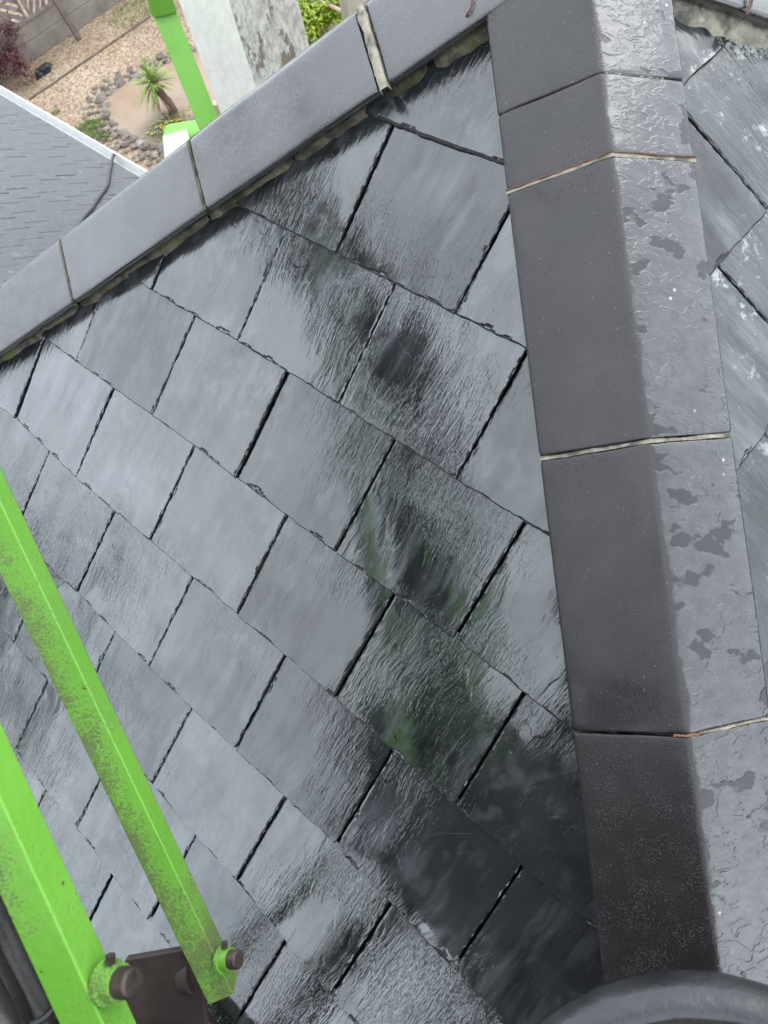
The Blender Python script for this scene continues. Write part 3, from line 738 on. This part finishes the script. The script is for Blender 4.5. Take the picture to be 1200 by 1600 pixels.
# ------------------------------------------------------------------ lower slate roof with white gutter
LZ, LY = 4.214, .687; TN = math.tan(TH)
def on_low(x, y, h=0):
    n = Vector((0, math.sin(TH), math.cos(TH))); P0 = Vector((0, LY, LZ))+n*h; d = ray(x, y); return CW+d*((P0-CW).dot(n)/d.dot(n))
ye = (on_low(0, 160).y+on_low(215, 266).y)/2
print('eave y', on_low(0, 160), on_low(215, 266))
low = empty('lower_roof', (-6, ye, 0)); tag(low, 'lower wet grey slate roof at left edge ending in a white gutter', 'roof')
n_ = Vector((0, math.sin(TH), math.cos(TH))); dn = Vector((0, math.cos(TH), -math.sin(TH))); X_ = Vector((1, 0, 0))
bm = bmesh.new(); rn = random.Random(2); g = .212
top0 = Vector((0, ye, LZ-(ye-LY)*TN))
for r_ in range(16):
    for cix in range(-58, -10):
        x0 = cix*.21+(r_ % 2)*.105+rn.uniform(-.004, .004)
        o_ = top0 - dn*(r_*g) + X_*x0 + n_*(.004+rn.uniform(0, .002)); tl = rn.uniform(-.002, .002)
        v = [o_+n_*.010+n_*tl, o_+X_*.2035+n_*(.010-tl), o_+X_*.2035-dn*(g+.03)+n_*.001, o_-dn*(g+.03)+n_*.001]
        lo = [o_-n_*.004, o_+X_*.2035-n_*.004, o_+X_*.2035-dn*(g+.03)-n_*.006, o_-dn*(g+.03)-n_*.006]
        V_ = [bm.verts.new(q) for q in v]; W_ = [bm.verts.new(q) for q in lo]
        bm.faces.new(V_); 
        for a2, b2 in ((0, 1), (1, 2), (3, 0)): bm.faces.new((V_[a2], W_[a2], W_[b2], V_[b2]))
m = Mat('far_wet_slate', ior=1.4, spec=.4); c = m.coords()
st = m.noise(m.coords(scale=(6, .6, .6)), 7, 4, .65)
m.color(m.mix(m.ramp(m.noise(c, 22, 5, .75), [(.56, 0), (.66, .6)]), m.ramp(st, [(.3, (.06, .06, .064)), (.7, (.11, .11, .115))]), (.22, .22, .22)))
m.bump(st, .006, .6); m.bump(m.noise(c, 60, 4, .6), .004, .6); m.rough(m.ramp(st, [(.3, .35), (.7, .6)]))
link('roof_slates', fix(bm), m.m, low)
bm = bmesh.new(); bm_box(bm, Vector((-12.4, -2.6, 0)), Vector((10.4, 0, 0)), Vector((0, ye+2.5-.12, 0)), Vector((0, 0, LZ-(ye-LY)*TN-.12))); link('wall', fix(bm), WALL, low)
bm = bmesh.new()      # deck wedge
pr = [Vector((0, ye-.02, top0.z-.03)), Vector((0, ye-.02, top0.z-.14)), Vector((0, -2.6, top0.z-.14)), Vector((0, -2.6, LZ+(2.6+LY)*TN-.03))]
va = [bm.verts.new(p+X_*-12.3) for p in pr]; vb = [bm.verts.new(p+X_*-2.02) for p in pr]
bm.faces.new(va); bm.faces.new(vb[::-1])
for i in range(4): bm.faces.new((va[i], va[(i+1) % 4], vb[(i+1) % 4], vb[i]))
link('roof_deck', fix(bm), DECK, low)
gt = Vector((-12.3, ye+.005, top0.z-.06)); bm = bmesh.new(); prof = [(0, .05), (0, -.07), (.11, -.07), (.125, .05), (.108, .05), (.098, -.05), (.014, -.05), (.014, .05)]
ra = [bm.verts.new(gt+Vector((0, a, b))) for a, b in prof]; rb = [bm.verts.new(gt+Vector((10.25, a, b))) for a, b in prof]
for i in range(8): bm.faces.new((ra[i], ra[(i+1) % 8], rb[(i+1) % 8], rb[i]))
link('gutter', fix(bm), WHITEPL, low)
bm = bmesh.new()
bm_tube(bm, spline([on_low(188, 250, -.1), on_low(180, 241, .03), on_low(176, 247, .025), on_low(172, 268, .02), on_low(168, 290, .02), on_low(156, 308, .02), on_low(144, 326, .02), on_low(132, 340, .02), on_low(100, 385, .02), on_low(40, 460, .02)]), .016, 8)
tag(link('cable', bm, CABLE, smooth=True), 'thin black cable trailing over the lower slate roof and its white gutter', 'cable')

# ------------------------------------------------------------------ peeling white pillar and cream post
def paint(name, c1, peel, amt, dirt):
    m = Mat(name, rough=.6); c = m.coords(scale=(1, 1, .6))
    f = m.ramp(m.noise(c, 3.2, 7, .72), [(amt, 0), (amt+.015, 1)]); dd = m.ramp(m.noise(c, 20, 6, .8), [(.42, 0), (.6, dirt)])
    ed = m.noise(c, 3.2, 7, .72)
    col = m.mix(dd, c1, tuple(v*.45 for v in c1)); m.color(m.mix(f, col, peel)); m.bump(m.math('ADD', m.math('MULTIPLY', f, -.3), m.noise(m.coords(scale=(1, 1, .35)), 12, 5)), .012, 1); return m.m
PA = paint('white_flaking_paint', (.88, .85, .78), (.46, .41, .34), .655, .2)
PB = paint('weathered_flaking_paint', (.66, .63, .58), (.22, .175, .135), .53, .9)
D = 5.6
z0 = Vector((0, 0, 1))
pL, pM, pR = at(338, 160, D), at(395, 120, D*.985), at(484, 75, D*1.05)
for p in (pL, pM, pR): p.z = 0
pil = empty('rendered_pillar', pM); tag(pil, 'tall white painted pillar with flaking stained paint behind the upper left hip tiles', 'pillar')
q4 = pL+pR-pM
def wallface(p, q, th, z1):
    d = q-p; nn = Vector((-d.y, d.x, 0)).normalized(); 
    return d, nn
bm = bmesh.new(); V4 = [bm.verts.new((p.x, p.y, zz)) for zz in (0, 8.6) for p in (pL, pM, pR, q4)]
fs = []
for i in range(4):
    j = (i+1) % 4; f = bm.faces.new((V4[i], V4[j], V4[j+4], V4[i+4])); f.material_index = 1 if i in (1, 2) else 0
bm.faces.new((V4[4], V4[5], V4[6], V4[7])); fix(bm)
link('shaft', bm, PA, pil, bevel=.006, mats=[PA, PB])
pc_ = at(342, 170, 5.9); bm = bmesh.new(); e1 = (pM-pL).normalized()*.09; e2 = Vector((-e1.y, e1.x, 0))
bm_cbox(bm, Vector((pc_.x, pc_.y, pc_.z/2)), e1, e2, Vector((0, 0, pc_.z+.12)))
tag(link('timber_post', fix(bm), PALEW, None, None, bevel=.004), 'short cream post in the gap between the far green boom and the white pillar', 'post')
pc_ = at(553, 6, 5.2); bm = bmesh.new(); bm_cbox(bm, Vector((pc_.x-.02, pc_.y+.12, 4.0)), e1*3.6, e2*3.6, z0*8.6)
tag(link('chimney', fix(bm), WALL, None, None, bevel=.01), 'cream rendered chimney just showing above the mortar strap of the left hip', 'chimney')

# ------------------------------------------------------------------ the boom lift
lift = empty('boom_lift', at(345, 1560, 1.2)); tag(lift, 'scratched lime green boom lift with its arms crossing the wet roof', 'boom lift')
def grime(o, f):
    a = o.data.attributes.new('grime', 'FLOAT', 'POINT'); 
    for i, v in enumerate(o.data.vertices): a.data[i].value = f(o.matrix_basis @ v.co)
def under(P, p0, p1):
    f = (P-p0).dot(p1-p0)/(p1-p0).length_squared; return 1 if (P-(p0+(p1-p0)*f)).dot(RW[2]) > .004 else 0
def arm(p0, p1, w, roll, name='link_arm', gr=None, seg=24, taper=1):
    """square tube from p0 to p1; roll about its axis relative to the viewing direction at p1"""
    d = (p1-p0); Ln = d.length; d.normalize(); v = (CW-(p0+p1)/2).normalized(); v = (v-d*v.dot(d)).normalized(); s = d.cross(v)
    a = v*math.cos(roll)+s*math.sin(roll); b = d.cross(a)
    r = .06*w; prof = []
    for cx, cy in ((1, 1), (-1, 1), (-1, -1), (1, -1)):
        a0 = math.atan2(cy, cx)-R(45)
        for k in range(5):
            t = a0+R(90)*k/4; prof.append(Vector((cx*(w/2-r)+r*math.cos(t), cy*(w/2-r)+r*math.sin(t))))
    bm = bmesh.new(); rings = []
    for i in range(seg+1):
        x = Ln*i/seg; tk = 1+(taper-1)*i/seg; rings.append([bm.verts.new((x, q.x*tk, q.y*tk)) for q in prof])
    for r0, r1 in zip(rings, rings[1:]):
        for k in range(20): bm.faces.new((r0[k], r0[(k+1) % 20], r1[(k+1) % 20], r1[k]))
    bm.faces.new(rings[0][::-1]); bm.faces.new(rings[-1]); fix(bm)
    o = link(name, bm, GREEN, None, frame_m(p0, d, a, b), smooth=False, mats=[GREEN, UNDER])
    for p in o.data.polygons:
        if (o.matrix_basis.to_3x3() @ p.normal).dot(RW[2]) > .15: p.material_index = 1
    if gr: grime(o, gr)
    M0 = frame_m(p0, d, a, b); o.parent = lift; o.matrix_parent_inverse = wm(lift).inverted(); return o, d, a, b
# far arm: lower end at the pin, upper end leaves the frame to the upper left
A0, A1 = at(349, 1545, .90), at(-190, 412, .80); A1 = A0 + (A1-A0)*1.5
def g1(P):
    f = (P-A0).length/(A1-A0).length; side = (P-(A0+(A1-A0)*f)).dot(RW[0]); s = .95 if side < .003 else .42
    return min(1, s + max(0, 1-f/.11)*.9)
o1, d1, a1, b1 = arm(A0, A1, .035, R(-27), gr=g1, taper=1.15)
B0, B1 = at(178, 1650, .665), at(-260, 690, .62)
def g2(P):
    f = (P-B0).length/(B1-B0).length; return .32 + max(0, 1-abs(f-.33)/.12)*.5*(1 if (P-(B0+(B1-B0)*f)).dot(RW[0]) < 0 else .1) + max(0, 1-f/.10)*.4
o2, d2, a2, b2 = arm(B0, B1, .0405, R(-40), gr=g2)
def pin(c, ax, r, ln, parent, name='pivot_pin'):
    bm = bmesh.new(); t = ax.normalized()
    bm_tube(bm, [c-t*ln*.5, c-t*ln*.05], r*1.0, 24)
    o = link('pin_boss', bm, GREEN, parent, smooth=False); grime(o, lambda P: .8)
    bm = bmesh.new(); bm_tube(bm, [c-t*ln*.1, c+t*ln*.40, c+t*ln*.46], [r*.84, r*.84, r*.7], 28); link(name, bm, STEEL, parent, smooth=False, bevel=.0015)
    bm = bmesh.new(); bm_tube(bm, [c-t*ln*.6, c-t*ln*.44], r*1.25, 24); o = link('pin_collar', bm, GREEN, parent); grime(o, lambda P: .8)
    s = t.orthogonal().normalized(); q = c-t*ln*.3+(-RW[1]-t*(-RW[1]).dot(t)).normalized()*r*1.1
    bm = bmesh.new(); bm_tube(bm, [q, q+(-RW[1])*.007], r*.32, 6); link('bolt', bm, STEEL, parent)
axp = (RW[0]*.88 + RW[1]*-.25 - RW[2]*.42).normalized()
pin(at(362, 1499, .872), axp, .0130, .026, o1)
pin(at(190, 1535, .645), axp, .0158, .034, o2)
# black spacer washer behind the far arm, dark pivot plate between the arms
bm = bmesh.new(); cc = at(300, 1522, .915); bm_tube(bm, [cc-axp*.010, cc+axp*.010], .024, 28); link('spacer_ring', bm, RUST, lift, bevel=.003)
pl = [(196, 1500), (288, 1484), (306, 1508), (318, 1545), (330, 1680), (120, 1690), (160, 1560)]
bm = bmesh.new(); fr = [bm.verts.new(at(x, y, .90)) for x, y in pl]; bk = [bm.verts.new(at(x, y, .90)+RW[2]*.012) for x, y in pl]
bm.faces.new(fr); bm.faces.new(bk[::-1])
for i in range(len(pl)): j = (i+1) % len(pl); bm.faces.new((fr[i], fr[j], bk[j], bk[i]))
link('pivot_plate', fix(bm), RUST, lift, bevel=.002)
# hoses at the lower left
for (pts, r_) in (([(-60, 1330, .72), (0, 1462, .72), (40, 1545, .70), (75, 1610, .68), (90, 1680, .66)], .019), ([(-70, 1400, .69), (-25, 1500, .69), (15, 1580, .67), (40, 1660, .65)], .016),
                  ([(-60, 1480, .66), (-20, 1550, .66), (10, 1620, .64), (22, 1680, .64)], .014), ([(60, 1530, .80), (85, 1585, .79), (105, 1660, .78)], .012), ([(-60, 1350, .86), (5, 1440, .84), (55, 1545, .80), (100, 1640, .78)], .012)):
    bm = bmesh.new(); bm_tube(bm, spline([at(*p) for p in pts], 8), r_, 14); link('hose', bm, HOSE, lift, smooth=True)
bm = bmesh.new(); c_ = at(88, 1572, .66); bm_cbox(bm, c_, RW[0]*.012+RW[1]*.004, RW[1]*.014-RW[0]*.004, RW[2]*.012); link('hose_clip', fix(bm), STEEL, lift, bevel=.001)
bm = bmesh.new(); bm_tube(bm, spline([at(84, 1576, .655), at(70, 1590, .65), at(48, 1602, .645)]), .0035, 6); link('cable_tie', bm, CABLE, lift)
# mast seen beyond the left hip, chassis and pad by the pond
def boxbeam(p0, p1, w1_, w2_, name, gr=.1):
    d = (p1-p0).normalized(); v = CW-(p0+p1)/2; v = (v-d*v.dot(d)).normalized(); s = d.cross(v)
    bm = bmesh.new(); bm_cbox(bm, (p0+p1)/2, (p1-p0), v*w2_, s*w1_); o = link(name, fix(bm), GREEN, lift, bevel=.006); grime(o, lambda P: gr); return o
M0, M1 = at(342, 232, 5.05), at(246, -28, 4.5)
boxbeam(at(371, 310, 5.2), at(318, 172, 4.95), .155, .16, 'mast_foot', .35)
boxbeam(at(330, 202, 4.98), at(254, 12, 4.6), .150, .15, 'mast', .35)
boxbeam(at(254, 12, 4.56), at(232, -60, 4.3), .160, .16, 'mast_head', .4)
cz = on_z(281, 190, 1.1); bm = bmesh.new()
bmesh.ops.create_cube(bm, size=1); bmesh.ops.scale(bm, vec=(.8, .5, .3), verts=bm.verts)
e1n = e1.normalized(); o = link('chassis_cover', bm, GREEN, lift, frame_m(cz-Vector((0, 0, .25)), *( (RW[0]*Vector((1, 1, 0))).normalized() if False else (Vector((.74, .67, 0)).normalized(), Vector((-.67, .74, 0)).normalized(), Vector((0, 0, 1))))), bevel=.14); grime(o, lambda P: .1)
o.modifiers['bevel'].segments = 5
CREAM = plain('cream_plastic', (.66, .63, .55), .5, None, .05)
cz = on_z(274, 224, 1.05); bm = bmesh.new(); bmesh.ops.create_cube(bm, size=1); bmesh.ops.scale(bm, vec=(.42, .62, .5), verts=bm.verts)
link('battery_box', bm, CREAM, lift, frame_m(cz-Vector((0, 0, .25)), Vector((.6, .8, 0)), Vector((-.8, .6, 0)), Vector((0, 0, 1))), bevel=.02)
# unseen dark tube added beside the photographer to darken the slates' reflections
bm = bmesh.new(); bm_tube(bm, spline([(.37, -1.62, 7.30), (.2, -1.48, 7.48), (-.05, -1.32, 7.68), (-.27, -1.17, 7.84), (-.52, -1.0, 7.92), (-.95, -.93, 8.05), (-1.45, -.87, 8.27), (-1.9, -.8, 8.5)], 5), .11, 16)
link('dark_reflector_tube', bm, RUST, lift, smooth=True)

# platform of the lift: floor and guard rails
bm = bmesh.new(); bm_box(bm, Vector((.35, -2.35, 6.52)), Vector((1.1, 0, 0)), Vector((0, .80, 0)), Vector((0, 0, .03))); link('platform_floor', fix(bm), STEEL, lift)
bm = bmesh.new()
for x in (.37, 1.43):
    for y in (-1.57, -2.33): bm_tube(bm, [(x, y, 6.55), (x, y, 7.5)], .018, 8)
bm_tube(bm, [(.37, -2.33, 7.5), (.37, -1.57, 7.5)], .018, 8); bm_tube(bm, [(1.43, -2.33, 7.5), (1.43, -1.57, 7.5)], .018, 8); bm_tube(bm, [(.37, -2.33, 7.5), (1.43, -2.33, 7.5)], .018, 8)
link('guard_rail', bm, STEEL, lift, smooth=True)
bm = bmesh.new(); poly = [(.10, 7.26), (.28, 7.08), (.48, 6.97), (.78, 6.90), (1.40, 6.88), (1.40, 7.47), (.10, 7.47)]  # unseen black panel added, outlined to mirror dark in the lower slates
fr = [bm.verts.new((x, -1.585, z)) for x, z in poly]; bk = [bm.verts.new((x, -1.60, z)) for x, z in poly]; bm.faces.new(fr); bm.faces.new(bk[::-1])
for i in range(len(poly)): j = (i+1) % len(poly); bm.faces.new((fr[i], fr[j], bk[j], bk[i]))
link('dark_reflector_panel', fix(bm), BLACKRUB, lift)
bm = bmesh.new()
for x in (.86, 1.06): bm_tube(bm, spline([(x, -1.58, 6.56), (x, -1.45, 6.85), (x, -1.36, 7.0), (x, -1.22, 7.05), (x, -1.05, 7.05)]), .012, 8)
link('bucket_bracket', bm, STEEL, lift, smooth=True)

# ------------------------------------------------------------------ the person taking the photograph (behind the camera, mirrored in the wet slates)
JACKET = plain('dark_jacket', (.012, .013, .017), .8, (60, .004), .3, 12); TROUSER = plain('dark_trousers', (.018, .019, .022), .85, (60, .003), .3, 12)
SKIN = plain('skin', (.45, .26, .19), .5, (200, .0005), .08, 12); BOOT = plain('work_boots', (.05, .03, .018), .6)
def skin_body(name, pts, edges, root, sub=2):
    me = bpy.data.meshes.new(name); me.from_pydata([p[0] for p in pts], edges, []); o = bpy.data.objects.new(name, me); COL.objects.link(o)
    sk = o.modifiers.new('skin', 'SKIN'); sk.use_smooth_shade = True
    if not me.skin_vertices: me.skin_vertices.new()
    for i, p in enumerate(pts):
        me.skin_vertices[0].data[i].radius = (p[1], p[2] if len(p) > 2 else p[1]); me.skin_vertices[0].data[i].use_root = (i == root)
    sb = o.modifiers.new('sub', 'SUBSURF'); sb.levels = sub; sb.render_levels = sub
    dg = bpy.context.evaluated_depsgraph_get(); bpy.context.view_layer.update()
    nm = bpy.data.meshes.new_from_object(o.evaluated_get(bpy.context.evaluated_depsgraph_get())); bpy.data.objects.remove(o); return nm
PX, PY, PZ = .66, -1.80, 6.56
pts = [((PX, PY, PZ+.96), .165, .12), ((PX, PY+.06, PZ+1.14), .155, .11), ((PX, PY+.15, PZ+1.32), .185, .125), ((PX, PY+.20, PZ+1.44), .15, .10), ((PX, PY+.225, PZ+1.52), .062), ((PX, PY+.245, PZ+1.59), .060)]
ed = [(i, i+1) for i in range(5)]
def head_pts():
    i = len(pts); pts.extend([((PX, PY+.265, PZ+1.65), .082, .088), ((PX, PY+.265, PZ+1.72), .085, .098), ((PX, PY+.255, PZ+1.77), .06, .07)]); ed.extend([(5, i), (i, i+1), (i+1, i+2)])
head_pts()
PH = CW - RW[2]*.007 + RW[1]*.052 + RW[0]*.012
for sg in (-1, 1):
    i = len(pts); hd = PH + RW[0]*(.062*sg) + RW[1]*.035 - RW[2]*.03
    sh = Vector((PX+.19*sg, PY+.19, PZ+1.42)); el = (sh+hd)/2 + Vector((.19*sg, -.06, -.20))
    pts.extend([(tuple(sh), .075), (tuple((sh+el)/2), .062), (tuple(el), .052), (tuple((el+hd)/2), .045), (tuple(hd+(el-hd).normalized()*.07), .030, .024), (tuple(hd+(el-hd).normalized()*.02), .036, .018), (tuple(hd), .034, .016)])
    ed.extend([(3, i)] + [(i+k, i+k+1) for k in range(6)])
    # four fingers round the back of the phone and a thumb on the near side
    for k in range(4):
        j = len(pts); r0 = hd + RW[1]*(.024-.016*k); f = (.9, 1.05, 1.0, .8)[k]
        pts.extend([(tuple(r0+RW[0]*(-.006*sg)+RW[2]*.018*f), .0085), (tuple(r0-RW[0]*(.020*sg*f)+RW[2]*.030), .008), (tuple(r0-RW[0]*(.045*sg*f)+RW[2]*.027), .007)])
        ed.extend([(i+6, j), (j, j+1), (j+1, j+2)])
    j = len(pts); pts.extend([(tuple(hd-RW[1]*.022-RW[0]*.006*sg), .011), (tuple(hd-RW[1]*.04-RW[0]*.026*sg+RW[2]*.006), .009), (tuple(hd-RW[1]*.05-RW[0]*.045*sg+RW[2]*.008), .008)]); ed.extend([(i+5, j), (j, j+1), (j+1, j+2)])
for sg in (-1, 1):
    i = len(pts); pts.extend([((PX+.10*sg, PY-.01, PZ+.86), .10), ((PX+.12*sg, PY+.02, PZ+.68), .088), ((PX+.13*sg, PY+.05, PZ+.48), .068), ((PX+.14*sg, PY+.01, PZ+.30), .062), ((PX+.14*sg, PY-.03, PZ+.09), .050), ((PX+.145*sg, PY+.03, PZ+.045), .048, .045), ((PX+.155*sg, PY+.14, PZ+.03), .045, .03)])
    ed.extend([(0, i)] + [(i+k, i+k+1) for k in range(6)])
nm = skin_body('person', pts, ed, 0)
pme = nm; pme.materials.clear()
for mm in (SKIN, JACKET, TROUSER, BOOT): pme.materials.append(mm)
for p in pme.polygons:
    c_ = p.center; p.use_smooth = True
    hand = min((c_-(PH+RW[0]*(.062*g_)+RW[1]*.035-RW[2]*.03)).length for g_ in (-1, 1)) < .085
    p.material_index = 0 if (c_.z > PZ+1.53 and c_.y < PY+.5 and abs(c_.x-PX) < .12 or hand) else 1 if c_.z > PZ+.86 else 2 if c_.z > PZ+.12 else 3
person = bpy.data.objects.new('person', pme); COL.objects.link(person)
tag(person, 'person in dark jacket and trousers standing on the platform, holding up a phone', 'person')
hc = Vector((PX, PY+.268, PZ+1.70))
def blob(name, c, r, mat, parent, cut=None, sub=3, fn=None):
    bm = bmesh.new(); bmesh.ops.create_icosphere(bm, subdivisions=sub, radius=1)
    for v in bm.verts: v.co = Vector((v.co.x*r[0], v.co.y*r[1], v.co.z*r[2]))+c
    if cut is not None: bmesh.ops.bisect_plane(bm, geom=bm.verts[:]+bm.edges[:]+bm.faces[:], plane_co=cut[0], plane_no=cut[1], clear_inner=True)
    return link(name, bm, mat, parent, smooth=True)
HAIR = plain('dark_hair', (.02, .014, .01), .7, (200, .003))
blob('hair', hc+Vector((0, -.012, .022)), (.092, .108, .105), HAIR, person, (hc+Vector((0, -.02, .01)), Vector((0, -.55, .83))))
blob('nose', hc+Vector((0, .098, -.012)), (.013, .02, .024), SKIN, person)
for sg in (-1, 1):
    blob('ear', hc+Vector((.086*sg, -.004, -.012)), (.010, .02, .032), SKIN, person)
    blob('eye', hc+Vector((.031*sg, .084, .012)), (.012, .012, .010), plain('eye_white', (.6, .6, .6), .2), person)
blob('mouth', hc+Vector((0, .082, -.052)), (.024, .012, .006), plain('lips', (.32, .12, .10), .4), person)
bm = bmesh.new(); bm_cbox(bm, PH, RW[0]*.074, RW[1]*.15, RW[2]*.008)
ph = link('phone', fix(bm), plain('phone_black', (.01, .01, .012), .15), None, bevel=.003); tag(ph, 'black phone held in the hands of the person on the platform', 'phone')

# ------------------------------------------------------------------ unseen trees added to the south-west to mirror dark in the wet slates
TREEL = leafmat('tree_leaf', (.02, .035, .012), (.05, .075, .02), .6)
for (tx, ty, hh, rr_, sd_) in ((-16.5, -17.5, 15.0, 3.0, 1), (-14.5, -20.5, 12.5, 2.4, 2)):
    t_ = empty('reflection_tree', (tx, ty, 0)); rn = random.Random(sd_)
    tag(t_, ('tall' if sd_ == 1 else 'shorter') + ' dark broadleaf tree added out of view to the south west for its reflection', 'tree')
    bm = bmesh.new(); bm_tube(bm, spline([(tx, ty, 0), (tx+.1, ty, 3), (tx, ty+.1, 6), (tx, ty, hh*.8)], 4), [.26-.011*i for i in range(13)], 9)
    lb = []
    for k in range(9):
        az = k*2.4; z0_ = 3.2+k*.7; q = Vector((tx+math.cos(az)*rr_*.75, ty+math.sin(az)*rr_*.75, z0_+1.6)); lb.append(q)
        bm_tube(bm, spline([Vector((tx, ty, z0_)), Vector((tx, ty, z0_))*.5+q*.5+Vector((0, 0, -.2)), q], 3), [.09-.01*i for i in range(7)], 6)
    link('trunk', bm, BARK, t_, smooth=True)
    bm = bmesh.new(); cl = [Vector((tx, ty, hh*.68))+Vector((rn.gauss(0, .5)*rr_, rn.gauss(0, .5)*rr_, rn.gauss(0, .42)*hh*.32)) for _ in range(46)]
    for k in range(7000):
        P = rn.choice(cl)+Vector((rn.gauss(0, .35), rn.gauss(0, .35), rn.gauss(0, .3)))
        d = Vector((rn.gauss(0, 1), rn.gauss(0, 1), rn.gauss(0, .8))).normalized()*rn.uniform(.16, .3); leaf(bm, P, P+d, .07, .03, n=2)
    link('crown', bm, TREEL, t_)

# ------------------------------------------------------------------ rubber bucket at lower right
BC = at(1205, 2182, .46); bucket = empty('bucket', BC - Vector((0, 0, .26)))
tag(bucket, 'black rubber bucket with thick rolled wet rim at the lower right corner', 'bucket')
ax_b = (Vector((0, 0, 1))*.6 + (CW-BC).normalized()*.6).normalized(); s1 = ax_b.orthogonal().normalized(); s2 = ax_b.cross(s1)
def lathe(prof, n, name, mat, parent, c, ax, s1, s2):
    bm = bmesh.new(); rings = []
    for r_, z_ in prof: rings.append([bm.verts.new(c+ax*z_+(s1*math.cos(6.28318*k/n)+s2*math.sin(6.28318*k/n))*r_*(1+.006*nse(k*.3, z_*20))) for k in range(n)])
    for a3, b3 in zip(rings, rings[1:]):
        for k in range(n): bm.faces.new((a3[k], a3[(k+1) % n], b3[(k+1) % n], b3[k]))
    bm.faces.new(rings[0][::-1]); bm.faces.new(rings[-1]); return link(name, fix(bm), mat, parent, smooth=True)
RB = .24
WETR = plain('wet_black_rubber', (.018, .018, .02), .3, (60, .0015), .4, 30, spec=.6)
lathe([(RB*.72, -.26), (RB*.86, -.06), (RB*.90, -.03), (RB*.93, -.034), (RB*.985, -.030), (RB*.995, -.022), (RB*.98, -.012), (RB*.945, -.003), (RB*.92, .0), (RB*.88, .001), (RB*.845, -.001), (RB*.835, -.008), (RB*.82, -.05), (RB*.70, -.24)], 128, 'tub', WETR, bucket, BC, ax_b, s1, s2)
lathe([(RB*.1, -.05), (RB*.80, -.048), (RB*.825, -.05)], 96, 'contents', plain('muddy_rubble', (.10, .08, .06), .6, (30, .02), .6, 12), bucket, BC, ax_b, s1, s2)
